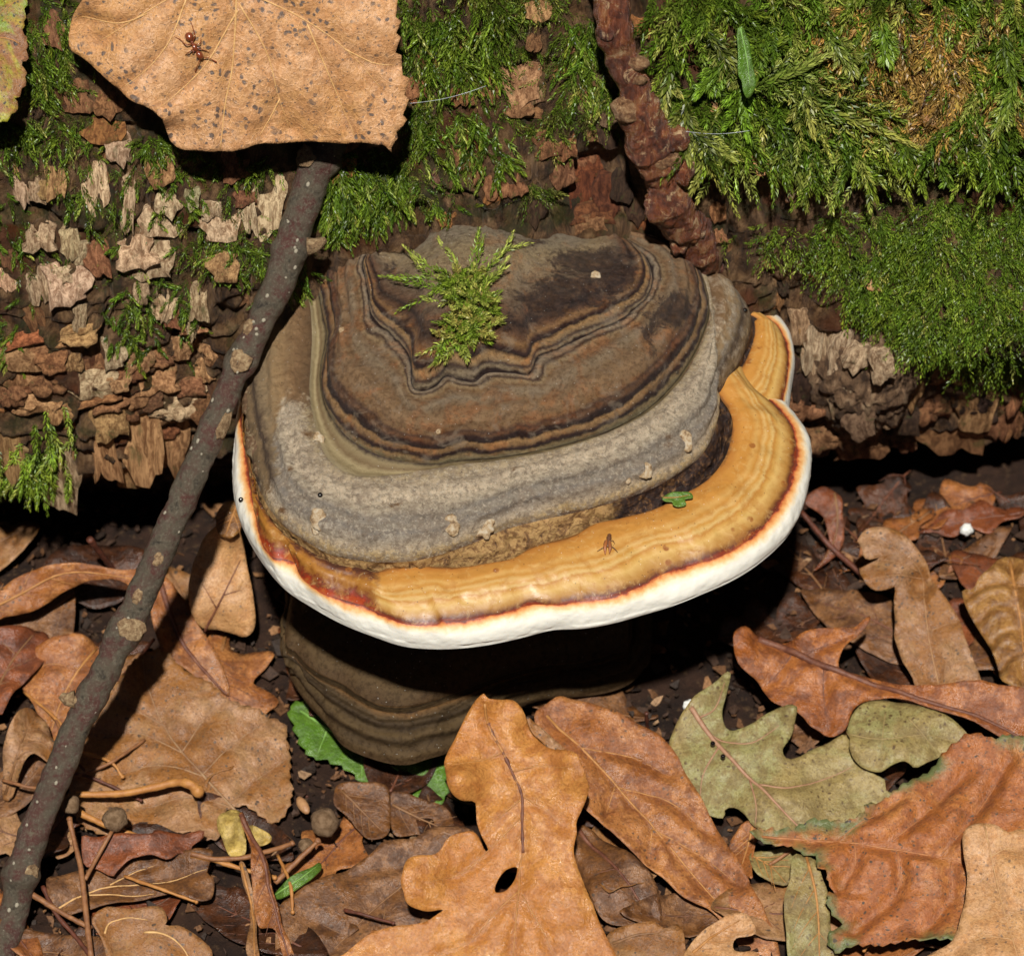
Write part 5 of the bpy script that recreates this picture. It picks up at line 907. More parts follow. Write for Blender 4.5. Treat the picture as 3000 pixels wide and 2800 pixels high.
# right of the fungus
Leaf('dark_leaf', 'dark wet leaf on soil behind the standing brown leaf', [(690, 1080), (800, 1000), (900, 1040), (920, 1150), (930, 1300), (880, 1390), (760, 1470), (840, 1350), (820, 1180)], -44, (.2, -.4, .9), LM['redb'], [(870, 1030), (890, 1250), (800, 1440)], [], off=rm_t, sc=T, amp=1.7, curl=1.5, spacing=.5)
Leaf('bronze_leaf', 'pleated bronze curled leaf on the soil past the standing leaf', [(1640, 1610), (1700, 1590), (1745, 1525), (1800, 1470), (1880, 1385), (1960, 1400), (2060, 1450), (2250, 1700), (2250, 2100), (2060, 2190), (1910, 2160), (1860, 2110), (1810, 1960), (1740, 1840), (1680, 1740)], -40, (-.25, -.35, .9), LM['bronze'], [(1900, 1400), (1960, 1700), (2010, 2150)], [[(1930, 1560), (1800, 1560), (1680, 1620)], [(1950, 1680), (1820, 1680), (1730, 1760)], [(1965, 1800), (1860, 1830), (1800, 1900)], [(1980, 1950), (1900, 1980), (1850, 2060)], [(1935, 1560), (2060, 1580), (2180, 1640)], [(1960, 1720), (2080, 1740), (2230, 1820)]], off=rm_t, sc=T, amp=1.8, curl=1.5, pleat=1.98, bend=(.5, -4), crink=.16)
Leaf('standing_leaf', 'upright brown oak leaf with a curled lobed tip on the dark soil', [(1030, 1320), (1060, 1260), (1130, 1230), (1220, 1235), (1310, 1280), (1370, 1350), (1420, 1430), (1450, 1510), (1500, 1580), (1560, 1660), (1612, 1750), (1650, 1860), (1700, 2000), (1740, 2150), (1640, 2200), (1400, 2180), (1340, 2100), (1290, 2010), (1255, 1920), (1232, 1850), (1238, 1750), (1230, 1640), (1240, 1565), (1200, 1578), (1130, 1592), (1080, 1562), (1033, 1482), (1060, 1462), (1110, 1442), (1165, 1412), (1100, 1422), (1065, 1402), (1058, 1352)], -38, (-.15, -.5, .85), LM['buff'], [(1500, 2180), (1440, 1900), (1400, 1600), (1370, 1450), (1200, 1330), (1090, 1290)], [[(1380, 1470), (1250, 1430), (1150, 1420)], [(1400, 1500), (1250, 1500), (1090, 1520)], [(1440, 1820), (1540, 1780), (1600, 1760)], [(1440, 1900), (1340, 1850), (1260, 1840)]], off=rm_t, sc=T, amp=1.9, curl=1.2, pleat=0.54, vr=.1, mid_r=.16, vmat=plain('brown_rib', (.25, .12, .05), (.33, .18, .08)), lifts=[(1200, 1350, 3.0, 180), (1380, 1540, -2.5, 70)])
Leaf('amber_leaf', 'amber beech leaf with many dark specks behind the golden oak leaf', [(1562, 2108), (1594, 2077), (1640, 2050), (1755, 2080), (1866, 2128), (1950, 2180), (2020, 2300), (2062, 2370), (2104, 2435), (2154, 2515), (2201, 2610), (2237, 2692), (2272, 2772), (2290, 2900), (2210, 2900), (2150, 2760), (2090, 2680), (2010, 2645), (1950, 2592), (1880, 2536), (1800, 2470), (1750, 2425), (1690, 2370), (1640, 2290), (1595, 2200)], -43.2, (.08, -.3, .95), LM['amber'], [(1600, 2100), (1780, 2280), (1960, 2480), (2180, 2740)], [[(1700, 2200), (1850, 2220), (1960, 2270)], [(1810, 2310), (1960, 2350), (2080, 2440)], [(1910, 2430), (2060, 2510), (2170, 2600)], [(1800, 2310), (1770, 2400)], [(1910, 2430), (1900, 2530)]], amp=.9, curl=1.4, pleat=0.99, vmat=VEIN_GOLD, vr=.13, mid_r=.22)
Leaf('small_round_leaf', 'small rounded grey-green leaf under the rim of the orange toothed leaf', [(395, 1250), (520, 1235), (650, 1235), (650, 1370), (600, 1452), (500, 1422), (430, 1382), (400, 1320)], -44.5, UPN, LM['sage'], [(400, 1260), (520, 1340), (600, 1440)], [], off=r_t, sc=T, amp=1.4, curl=.6, spacing=.5, vr=.1, mid_r=.12)
Leaf('strap_leaf', 'narrow upright olive-tan leaf below the orange toothed leaf', [(635, 1280), (700, 1270), (770, 1300), (800, 1370), (830, 1450), (842, 1520), (852, 1620), (862, 1720), (905, 1870), (900, 2000), (640, 2000), (605, 1860), (600, 1750), (585, 1620), (590, 1520), (620, 1420)], -41.5, (.05, -.35, .94), LM['sage'], [(720, 1280), (780, 1550), (800, 1950)], [], off=r_t, sc=T, amp=1.6, curl=.8)
Leaf('amber_leaf', 'dull amber leaf fold under the edge of the sage oak leaf', [(370, 1060), (440, 1090), (420, 1180), (400, 1300), (410, 1420), (330, 1330), (260, 1220), (300, 1130)], -43.6, (-.2, -.2, .96), LM['amber'], [(400, 1090), (340, 1300)], [], off=r_t, sc=T, amp=1.5, spacing=.5)
Leaf('rust_oak_leaf', 'rust-brown oak leaf with a thick dark purple midrib', [(300, 0), (297, 90), (320, 170), (370, 220), (440, 262), (490, 332), (540, 392), (640, 432), (700, 472), (740, 532), (800, 562), (860, 592), (920, 572), (952, 540), (1000, 440), (1100, 380), (1240, 370), (1420, 430), (1640, 490), (1800, 560), (2000, 660), (2160, 640), (2160, 420), (1990, 330), (1800, 288), (1700, 278), (1600, 285), (1480, 318), (1380, 318), (1270, 300), (1190, 270), (1090, 235), (1000, 215), (922, 200), (905, 170), (920, 118), (960, 58), (1030, -10), (1075, -60), (1095, -118), (1060, -92), (1000, -48), (850, -32), (720, -10), (600, 30), (450, -10), (370, -50)], -38.5, (-.05, -.32, .94), LM['rust'], [(440, 0), (600, 60), (800, 170), (1000, 240), (1200, 310), (1400, 390), (1600, 440), (1800, 500), (2000, 590)], [[(640, 90), (560, 200), (470, 280)], [(820, 185), (820, 350), (850, 560)], [(700, 110), (820, 60), (1000, -10)]], off=r_t, sc=T, amp=1.1, wl=10, curl=1.5, crink=.25, pleat=0.90, vmat=VEIN_DARK, mid_r=.62, vr=.14)
Leaf('sage_lobe_leaf', 'olive-green weathered leaf under the dark midrib of the rust oak leaf', [(952, 540), (972, 580), (970, 650), (1000, 722), (1060, 772), (1140, 796), (1200, 772), (1290, 757), (1350, 782), (1420, 750), (1510, 702), (1600, 662), (1662, 640), (1650, 580), (1560, 500), (1400, 420), (1250, 370), (1120, 360), (1010, 420)], -39.3, (.05, -.28, .95), LM['sage'], [(960, 560), (1160, 620), (1400, 590), (1640, 620)], [[(1180, 440), (1160, 560), (1150, 690)], [(1300, 480), (1400, 600), (1480, 680)]], off=r_t, sc=T, amp=1.8, curl=1.0, vmat=plain('olive_vein', (.3, .22, .09), (.24, .17, .07)), vr=.12, mid_r=.12)
Leaf('sage_oak_leaf', 'sage-green lobed oak leaf with a pink midrib and brown flecks', [(30, 410), (110, 340), (190, 290), (266, 248), (276, 280), (256, 350), (226, 440), (240, 510), (290, 546), (350, 541), (420, 502), (480, 457), (560, 427), (640, 425), (666, 440), (655, 490), (640, 560), (602, 620), (580, 650), (590, 692), (620, 711), (680, 692), (760, 637), (850, 602), (940, 552), (972, 585), (992, 680), (1042, 742), (1130, 802), (1172, 822), (1182, 880), (1240, 910), (1160, 970), (1060, 992), (1050, 1052), (960, 1102), (850, 1110), (740, 1140), (600, 1180), (430, 1122), (370, 1052), (310, 992), (252, 985), (242, 1040), (170, 1026), (100, 982), (70, 902), (20, 842), (-26, 780), (-82, 690), (-76, 600), (-46, 522), (-12, 470)], -40.2, (0, -.3, .95), LM['sage'], [(45, 425), (150, 560), (300, 740), (440, 880), (560, 1010), (690, 1130)], [[(440, 870), (600, 890), (780, 830), (900, 780), (985, 740)], [(150, 560), (300, 622), (420, 612), (560, 512)], [(390, 840), (425, 1000), (420, 1110)], [(210, 640), (120, 800), (100, 940)], [(90, 480), (180, 430), (240, 300)]], off=r_t, sc=T, amp=1.8, curl=1.0, crink=.1, pleat=0.54, vmat=VEIN_PINK, mid_r=.42, vr=.16, lifts=[(260, 270, 2.5, 70), (640, 450, 2.5, 80), (240, 560, -1.5, 60)])
Leaf('orange_toothed_leaf', 'large crumpled orange toothed leaf with green edges and black specks', [(745, 1082), (850, 1095), (960, 1105), (1055, 1050), (1070, 1000), (1160, 972), (1240, 905), (1310, 862), (1420, 792), (1510, 702), (1600, 642), (1690, 602), (1800, 642), (1880, 620), (2000, 640), (2250, 700), (2300, 1300), (2100, 1780), (1580, 1800), (1300, 1790), (1000, 1800), (900, 1832), (840, 1760), (870, 1702), (925, 1680), (852, 1600), (840, 1522), (880, 1500), (832, 1440), (850, 1400), (772, 1350), (780, 1302), (682, 1262), (640, 1222), (520, 1205), (430, 1172), (400, 1130), (520, 1115), (640, 1120)], -37.5, (-.05, -.25, .96), LM['orange'], [(460, 1150), (800, 1180), (1200, 1250), (1650, 1330), (2200, 1500)], [[(900, 1190), (1080, 1080), (1260, 960)], [(1180, 1240), (1400, 1050), (1640, 800)], [(1500, 1300), (1700, 1050), (1900, 750)], [(1000, 1210), (1000, 1340), (900, 1480)], [(1250, 1260), (1250, 1480), (1000, 1700)], [(1560, 1320), (1560, 1520), (1400, 1740)]], off=r_t, sc=T, serr=.55, amp=1.3, wl=11, crink=.28, curl=1.6, pleat=1.44, spacing=.65, vmat=plain('rust_vein', (.27, .1, .035), (.36, .15, .05)), vr=.12, mid_r=.2)
Leaf('pale_leaf', 'smooth pale pinkish-tan leaf overlapping the orange toothed leaf', [(1640, 1180), (1700, 1122), (1800, 1120), (1900, 1162), (1986, 1140), (2200, 1200), (2350, 1900), (2200, 2100), (1800, 2150), (1380, 1960), (1400, 1870), (1550, 1790), (1602, 1702), (1640, 1552), (1652, 1402), (1636, 1280)], -34.5, (-.12, -.22, .96), LM['pale'], [(1760, 1130), (1860, 1560), (1960, 1900)], [[(1790, 1300), (1900, 1240), (2000, 1250)], [(1830, 1480), (1730, 1400), (1660, 1400)], [(1880, 1640), (1990, 1600), (2080, 1640)], [(1920, 1770), (1760, 1760), (1600, 1840)]], off=r_t, sc=T, amp=1.8, curl=1.0, pleat=0.45, vmat=plain('tan_vein', (.46, .28, .13), (.36, .19, .08)), vr=.1, mid_r=.15)
Leaf('crumpled_leaf', 'crumpled tan leaf scrap at the foot of the amber beech leaf', [(40, 1790), (130, 1700), (230, 1640), (320, 1605), (390, 1640), (415, 1745), (310, 1755), (300, 1830), (420, 1860), (400, 1990), (60, 1990), (0, 1880)], -40.5, (.1, -.3, .94), LM['pale'], [(60, 1830), (200, 1720), (330, 1650)], [], off=r_t, sc=T, amp=1.2, wl=6, curl=2.0, crink=.22, spacing=.5)
Leaf('crumpled_leaf', 'pale folded leaf between the golden oak leaf and the amber beech leaf', [(1545, 1740), (1600, 1700), (1720, 1690), (1810, 1680), (1880, 1720), (1950, 1690), (1986, 1760), (1980, 2000), (1640, 2000), (1580, 1850)], -42.5, (0, -.25, .96), LM['buff'], [(1580, 1780), (1800, 1740), (1960, 1800)], [], off=mid_t, sc=T, amp=1.0, wl=7, curl=1.2)
Leaf('dark_leaf', 'brown blotched leaf in the shade between the oak leaf and the amber leaf', [(1360, 1130), (1440, 1110), (1560, 1200), (1680, 1300), (1800, 1400), (1860, 1560), (1850, 1700), (1720, 1700), (1560, 1690), (1480, 1600), (1400, 1420), (1350, 1260)], -45.6, UPN, LM['brown'], [(1380, 1130), (1600, 1380), (1800, 1640)], [[(1600, 1380), (1500, 1400), (1420, 1420)]], off=mid_t, sc=T, vmat=VEIN_DARK, mid_r=.35)
oak = Leaf('oak_leaf', 'golden-brown oak leaf with a hole by its midrib, standing against the lower fungus', [(828, 342), (850, 372), (920, 375), (990, 370), (1040, 410), (1072, 462), (1102, 540), (1160, 610), (1222, 655), (1310, 670), (1372, 702), (1402, 760), (1420, 830), (1442, 876), (1422, 950), (1396, 1010), (1366, 1080), (1370, 1150), (1350, 1240), (1360, 1300), (1400, 1400), (1442, 1500), (1490, 1620), (1542, 1740), (1600, 1855), (1680, 2030), (1500, 2200), (1100, 2250), (600, 2150), (200, 2010), (-60, 1900), (15, 1848), (100, 1778), (200, 1712), (300, 1680), (420, 1675), (500, 1655), (580, 1602), (590, 1588), (520, 1597), (450, 1590), (390, 1562), (362, 1500), (345, 1450), (350, 1400), (376, 1322), (432, 1286), (530, 1276), (580, 1240), (622, 1172), (700, 1136), (780, 1135), (840, 1235), (858, 1228), (812, 1140), (790, 1070), (786, 1010), (775, 962), (700, 962), (650, 930), (616, 872), (604, 800), (600, 740), (622, 680), (660, 600), (712, 490), (770, 392)], -34.5, (0, -.52, .85), LM['gold'],
    [(835, 400), (850, 500), (900, 600), (950, 690), (1000, 800), (1050, 920), (1052, 1100), (1055, 1250), (1040, 1330), (1035, 1450), (1020, 1600), (1000, 1860), (985, 2150)], [[(1040, 1050), (850, 1240), (700, 1370), (480, 1440)], [(1030, 1480), (900, 1600), (750, 1770), (560, 1850)], [(1050, 1500), (1120, 1620), (1200, 1770), (1250, 1900)], [(1050, 920), (1200, 1010), (1290, 1090)], [(1000, 780), (1150, 752), (1300, 770), (1390, 750)], [(1035, 950), (900, 1060), (830, 1150)], [(940, 670), (820, 720), (640, 760)]], off=mid_t, sc=T, amp=1.0, wl=13, curl=1.1, pleat=0.72, spacing=.55,
    hole=[(1020, 1335), (960, 1352), (920, 1400), (896, 1450), (900, 1486), (950, 1480), (990, 1440), (1015, 1390)], vmat=VEIN_GOLD, vr=.13, mid_r=.2, lifts=[(680, 860, 4.5, 150), (1380, 760, 3.0, 130), (1100, 560, -2.2, 90), (430, 1430, 2.2, 150), (840, 360, 3, 90)])
rb = oak.loc(np.array([(855, 500), (900, 600), (950, 690), (1000, 800), (1050, 920), (1052, 1100), (1058, 1250)], float) * T + mid_t); P3 = oak.at(resample(catmull(rb, 6), 30)) + oak.n * .03
V, F = tube(P3, .2 + .08 * np.random.default_rng(3).normal(0, .6, 30), 7); tag(oak.T.part('dark_midrib', V, F, VEIN_DARK), 'blackened stretch of the midrib')
Q0 = [(1078, 462), (1130, 500), (1200, 560), (1280, 630), (1310, 668), (1222, 652), (1160, 606), (1102, 538)]
Leaf('folded_lobe', 'grey underside of a folded leaf lobe at the edge of the golden oak leaf', Q0, -27.5, (.3, -.5, .8), LM['buff'], None, [], off=mid_t, sc=T, amp=1.2, curl=.2, spacing=.4)
# ------------------------------------------------------------------ buried litter
rl = np.random.default_rng(300)
BRN_V, ST_V = plain('brown_rib_dull', (.16, .075, .03), (.22, .11, .05)), plain('dark_rib_dull', (.08, .035, .018), (.14, .06, .03))
def blade(n, L, W, kind, r):
    t = np.linspace(0, 1, 12); w = W * np.sin(math.pi * np.clip(t, .0, 1)) ** .75 * (1 - .35 * (t - .4))
    if kind == 'oak': w = w * (1 + .38 * np.sin(t * 6 * math.pi + .6))
    x = (t - .5) * L; return np.vstack([np.c_[x, w / 2], np.c_[x[::-1][1:-1], -w[::-1][1:-1] / 2]])
cells = [(a + rl.uniform(-90, 90), b_ + rl.uniform(-70, 70)) for a in range(-260, 3400, 250) for b_ in range(1640, 3000, 215)] + [(a + rl.uniform(-60, 60), b_ + rl.uniform(-40, 40)) for a in range(2330, 3200, 130) for b_ in (1520, 1610, 1720)]
names = {'dark': 'shade-tinted wet leaf', 'brown': 'dull brown leaf', 'redb': 'red-brown leaf', 'buff': 'buff brown leaf', 'amber': 'amber leaf'}
MARKS = [((300, 1640), 'the arched leaf'), ((560, 2200), 'the large buff toothed leaf'), ((120, 2150), 'the rolled leaf'), ((330, 2560), 'the torn reddish scrap'), ((380, 2740), 'the folded pale leaf'), ((80, 2750), 'the twig foot'), ((760, 2650), 'the dry bracts'), ((1100, 2680), 'the pinkish spotted leaf'), ((1450, 2550), 'the golden oak leaf'), ((1850, 2350), 'the amber beech leaf'), ((2250, 2250), 'the sage oak leaf'), ((2350, 2650), 'the strap-shaped olive leaf'), ((2600, 2450), 'the orange toothed leaf'), ((2850, 2650), 'the smooth pale leaf'), ((2350, 1950), 'the rust oak leaf'), ((2650, 1800), 'the upright brown oak leaf'), ((2930, 1850), 'the pleated bronze leaf'), ((1050, 2300), 'the green toothed leaf'), ((640, 1700), 'the standing pale leaf'), ((940, 2450), 'the round brown nut')]
for i, (cx, cy) in enumerate(cells):
    if cy < 1760 and 2300 > cx > 600: continue
    kind = 'oak' if rl.uniform() < .4 else 'plain'; mt = ['dark', 'brown', 'dark', 'redb', 'buff', 'brown', 'amber', 'dark'][rl.integers(8)]
    if cy < 1900 and cx > 2200: mt = ['dark', 'redb', 'brown', 'dark', 'amber'][rl.integers(5)]
    q_ = .62 if (cy < 1800 and cx > 2250) else 1.0; O = blade(0, q_ * rl.uniform(300, 540), q_ * rl.uniform(130, 270), kind, rl); a = rl.uniform(0, 6.28); Rm = np.array([[math.cos(a), -math.sin(a)], [math.sin(a) * .74, math.cos(a) * .74]]); O = O @ Rm.T + (cx, cy)
    c_ = PZ(np.array(cx), np.array(cy), -48.)
    if c_[1] > 44 or rl.uniform() < .22 or (1850 < cx < 2250 and 1800 < cy < 2120): continue
    mk = min(MARKS, key=lambda q: (q[0][0] - cx) ** 2 + (q[0][1] - cy) ** 2)[1]; lab = names[mt].replace(' leaf', ' lobed leaf' if kind == 'oak' else ' oval leaf') + ' buried in the litter next to ' + mk
    ml = np.array([[-.45, 0], [0, .02], [.45, 0]]) * rl.uniform(300, 500) @ Rm.T + (cx, cy)
    Leaf('buried_leaf', lab, [tuple(p) for p in O], -48.4 + rl.uniform(0, 1.2), (rl.normal(0, .1), -.05 + rl.normal(0, .1), 1), LM[mt], [tuple(p) for p in ml], [], group=lab.replace(' leaf buried', ' leaves buried'), spacing=1.1, amp=1.3, curl=1.8, mid_r=.2, seed=400 + i, vmat=[VEIN_DARK, BRN_V, ST_V][i % 3], auto=4)
# crumbs of leaf and wood
nc = 6500; cx, cy = rl.uniform(-300, 3300, nc), rl.uniform(1480, 3000, nc); P = PZ(cx, cy, np.full(nc, Z_G)); P[:, 2] = ground_z(P[:, 0], P[:, 1]) + rl.uniform(.1, 2.2, nc); ok = P[:, 1] < 46; P = P[ok]; nc = len(P)
sz = rl.gamma(1.6, .34, nc) + .18; th = rl.uniform(0, 6.28, (nc, 1)) + np.linspace(0, 2 * math.pi, 6)[:-1] + rl.normal(0, .35, (nc, 5)); rd = sz[:, None] * rl.uniform(.5, 1.2, (nc, 5))
el = rl.uniform(.35, 1, (nc, 1)); X = np.stack([np.cos(th) * rd, np.sin(th) * rd * el, rl.normal(0, .12, (nc, 5)) * sz[:, None]], -1)
an = rl.normal(0, .5, (nc, 2)); yw = rl.uniform(0, 6.28, nc)
def rot(X, ax, a):
    c_, s_ = np.cos(a)[:, None], np.sin(a)[:, None]; i, j = [(1, 2), (2, 0), (0, 1)][ax]; Y = X.copy(); Y[..., i] = c_ * X[..., i] - s_ * X[..., j]; Y[..., j] = s_ * X[..., i] + c_ * X[..., j]; return Y
X = rot(rot(rot(X, 2, yw), 0, an[:, 0]), 1, an[:, 1]); thk = np.array([0, 0, .18]); Vc = np.concatenate([P[:, None] + X, P[:, None] + X - thk], 1).reshape(-1, 3)
base = (np.arange(nc) * 10)[:, None]; Fc = [tuple(r_) for r_ in base + np.arange(5)] + [tuple(r_) for r_ in base + np.arange(9, 4, -1)]
for j in range(5): Fc += [tuple(r_) for r_ in base + np.array([(j + 1) % 5, j, j + 5, (j + 1) % 5 + 5])]
cc = np.array([(.05, .025, .014), (.15, .07, .03), (.28, .14, .06), (.03, .018, .012), (.36, .22, .12)])[rl.choice(5, nc, p=[.42, .2, .07, .28, .03])]
m = M('crumb', .7, .3); c = m.attr('col', True); MAT_CRUMB = m.done(m.mix(m.rng(m.noise(2.5, 5), .4, .7), c, m.mix(1, c, (.45, .42, .4), 'MULTIPLY')), m.bump(m.noise(3, 5), .15))
tag(add('litter_crumbs', mesh_data('litter_crumbs', Vc, Fc, cols=np.repeat(cc, 10, 0), smooth=False), MAT_CRUMB), 'crumbs of rotten leaf and wood strewn over the dark soil', 'litter', kind='stuff')

# ------------------------------------------------------------------ stalks, fruits, small things
ST_O, ST_B, ST_D = plain('orange_stalk', (.42, .19, .05), (.32, .13, .035)), plain('brown_stalk', (.26, .115, .045), (.17, .07, .03)), plain('dark_stalk', (.12, .035, .018), (.07, .024, .014))
def stalk(nm, label, pts, r0, r1, mat, cat='stalk', group=None, off=(0, 1866), sc=T):
    P = catmull(np.array([PZ(off[0] + sc * a, off[1] + sc * b_, z) for a, b_, z in pts]), 8); th = Thing(nm, P[np.argmin(P[:, 2])], label, cat, group)
    V, F = tube(P, np.linspace(r0, r1, len(P)), 10, True, lambda v: .08 * fbm(v / .8, 2, 5)); th.part('stalk', V, F, mat)
    V, F = blob(P[-1], np.eye(3) * max(r1 * 1.3, .3), 10, 6, lambda v: .2 * fbm(v / .4, 2, 6)); th.part('stalk_end', V, F, mat); return th
stalk('leaf_stalk', 'orange leaf stalk with a hooked end lying on the buff leaf', [(440, 915, -42), (700, 910, -42.5), (900, 872, -42.5), (1020, 845, -42), (1100, 852, -41.5), (1150, 895, -42.5)], .45, .75, ST_O)
stalk('leaf_stalk', 'straight orange stalk crossing the buff leaf below the hooked stalk', [(460, 1020, -42.5), (600, 1085, -42.8), (860, 1185, -43.2)], .5, .42, ST_O)
stalk('leaf_stalk', 'thin tan stalk running from the reddish scrap to the yellow bud scales', [(1110, 1258, -42), (1250, 1290, -42.5), (1420, 1280, -42), (1560, 1245, -42.5), (1700, 1200, -43)], .38, .32, ST_B)
stalk('leaf_stalk', 'tan stalk forking below the thin stalk by the yellow bud scales', [(1110, 1268, -42.6), (1250, 1300, -43), (1400, 1345, -43.4), (1600, 1400, -44)], .36, .3, ST_O)
stalk('leaf_stalk', 'dark red stalk poking out of the gap under the log', [(520, 1280, -34), (590, 1370, -39), (650, 1450, -44)], .5, .42, ST_D, off=(0, 934))
stalk('leaf_stalk', 'dark red stalk on the soil beside the upright brown oak leaf', [(690, 1120, -43), (830, 1290, -44), (900, 1360, -45), (1050, 1490, -45.5)], .4, .45, ST_D, off=(2000, 934))
stalk('leaf_stalk', 'brown stalk at the foot of the twig crossing the wet leaf', [(180, 1490, -43.5), (340, 1590, -44), (520, 1690, -44.5)], .42, .35, ST_B)
stalk('leaf_stalk', 'thin dark stalk slanting through the litter at the twig foot', [(250, 1450, -44), (320, 1600, -44.5), (430, 1730, -45), (560, 1900, -45)], .35, .3, ST_D)
stalk('leaf_stalk', 'short reddish stalk standing by the sage oak leaf', [(1775, 440, -36), (1778, 500, -39), (1780, 560, -43)], .25, .25, ST_D, off=(1000, 1866))
rs_ = np.random.default_rng(77)
for i in range(16):
    cx, cy = rs_.uniform(60, 2950), rs_.uniform(1900, 2760)
    if 830 < cx < 2250 and cy < 2300: cy += 450
    a = rs_.uniform(0, 3.14); l = rs_.uniform(60, 150); z = -45.5 + rs_.uniform(0, 1.5); mk = min(MARKS, key=lambda q: (q[0][0] - cx) ** 2 + (q[0][1] - cy) ** 2)[1]
    stalk('litter_stalk', ['thin dark stalk', 'thin brown stalk', 'thin orange stalk'][i % 3] + ' half sunk in the litter next to ' + mk, [(cx - l * math.cos(a), cy - l * .7 * math.sin(a), z), (cx + rs_.normal(0, 14), cy + rs_.normal(0, 14), z + .8), (cx + l * math.cos(a), cy + l * .7 * math.sin(a), z - .3)], .26, .2, [ST_D, ST_B, ST_O][i % 3], group='thin stalks in the litter', off=(0, 0), sc=1.0)
def fruit_stalk(label, pts, nuts, group=None):
    th = stalk('fruit_stalk', label, pts, .42, .34, ST_B, 'fruit stalk', group)
    for nx, ny, z, r_, sub in nuts:
        Q = PZ(nx * T, 1866 + ny * T, z)
        V, F = blob(Q, np.eye(3) * r_ * T * W_MM / 3000, 18, 12, lambda v: .14 * fbm(v / 1.1, 4, 7)); th.part('nut', V, F, MAT_NUT)
        if sub:
            P = catmull(np.array([PZ(a * T, 1866 + b_ * T, zz) for a, b_, zz in sub]), 6); V, F = tube(P, .3, 8); th.part('side_stalk', V, F, ST_B)
m = M('nut', .8, .2); MAT_NUT = m.done(m.mix(m.rng(m.noise(1.2, 5), .35, .65), (.12, .07, .035), (.22, .14, .08)), m.bump(m.noise(3, 7, .75), .3))
fruit_stalk('forked fruit stalk with two round brown nuts beside the dark twig', [(530, 1860, -44), (500, 1600, -42.5), (470, 1350, -41), (430, 1180, -40), (405, 1060, -39)], [(412, 975, -38.5, 55, None), (670, 1062, -38.8, 76, [(650, 1130, -39.5), (560, 1290, -41), (495, 1410, -41.5)])])
fruit_stalk('fruit stalk with one large round brown nut on the open soil', [(1600, 1430, -45), (1720, 1310, -44), (1850, 1185, -42)], [(1892, 1075, -41, 86, None), (1780, 1215, -44, 46, None)])
def strip(nm, label, out, z, tilt, mt, mid, cat='leaf', **kw): return Leaf(nm, label, out, z, tilt, LM[mt] if isinstance(mt, str) else mt, mid, [], cat=cat, off=(0, 1866), sc=T, spacing=.45, **kw)
strip('dry_bract', 'narrow dry orange-brown bract standing by the yellow bud scales', [(1400, 1010), (1440, 1040), (1490, 1180), (1540, 1330), (1590, 1500), (1640, 1660), (1720, 1880), (1660, 1900), (1600, 1705), (1500, 1690), (1470, 1500), (1445, 1300), (1450, 1190)], -40.5, (.3, -.35, .88), 'amber', [(1410, 1020), (1500, 1250), (1570, 1500), (1690, 1880)], vmat=VEIN_DARK, mid_r=.4, curl=1.4)
strip('dry_bract', 'thin twisted tan bract beside the narrow orange-brown one', [(1375, 1290), (1410, 1300), (1450, 1420), (1470, 1600), (1500, 1760), (1530, 1900), (1470, 1900), (1440, 1740), (1440, 1560), (1400, 1400)], -42, (-.2, -.3, .9), 'buff', [(1390, 1300), (1450, 1560), (1500, 1880)], vmat=VEIN_GOLD)
YEL_M = leaf_mat('yellow_scale', (.5, .36, .1), (.42, .27, .06), (.3, .2, .05), 0, net=.3)
for i, (o_, lab) in enumerate([([(1260, 1060), (1330, 1000), (1400, 1010), (1420, 1100), (1430, 1250), (1360, 1280), (1310, 1210)], 'crinkled yellow bud scale beside the dry bract'), ([(1440, 1100), (1500, 1110), (1580, 1160), (1560, 1215), (1490, 1220), (1440, 1180)], 'short pleated yellow bud scale behind the dry bract')]):
    strip('bud_scale', lab, o_, -40.5 - i * 1.5, (.1 - .3 * i, -.45, .85), YEL_M, None, cat='bud scale', amp=1.2, wl=2.4, curl=1.4, crink=.55)
strip('green_pod', 'bright green pod lying on dark soil near the dry bracts', [(1588, 1492), (1640, 1440), (1690, 1398), (1800, 1340), (1860, 1290), (1872, 1330), (1830, 1392), (1750, 1452), (1650, 1502)], -43, (.1, -.4, .9), 'green', [(1600, 1485), (1740, 1410), (1860, 1310)], cat='pod', amp=.2, curl=.2, cup=-1.6, vmat=plain('pod_rib', (.2, .36, .08), (.14, .28, .05)), mid_r=.14, thick=1.2)
Q = PZ(1762 * T, 1866 + 975 * T, -44.)
th = Thing('seed', Q, 'small tan teardrop seed on the soil beside the buff leaf', 'seed'); V, F = blob(Q, np.array([[.8, 0, .1], [-.6, 1.5, 0], [0, 0, .7]]), 14, 10, lambda v: .08 * fbm(v, 2, 9)); th.part('husk', V, F, plain('seed_husk', (.4, .22, .1), (.3, .15, .07), .4)); V, F = blob(Q + np.array([.55, 1.4, .1]), np.eye(3) * .22, 8, 5); th.part('seed_tip', V, F, ST_D)

# white pellets on the soil and petiole stub
WHT = plain('white_mould', (.7, .7, .66), (.55, .55, .52), .7)
for px, py, z, r_, lab in [(2830, 1552, -44, .9, 'white fluffy pellet on dark soil past the upright oak leaf'), (2018, 2068, -38.6, .8, 'white mouldy tuft at the stalk end of the sage oak leaf')]:
    Q = PZ(px, py, z); th = Thing('mould_pellet', Q, lab, 'mould'); V, F = blob(Q, np.eye(3) * r_, 16, 10, lambda v: .35 * fbm(v / .5, 3, 4)); th.part('pellet', V, F, WHT); V, F = blob(Q + np.array([r_ * .9, 0, -.1]), np.eye(3) * r_ * .45, 10, 6, lambda v: .35 * fbm(v / .4, 2, 4)); th.part('lump', V, F, WHT)
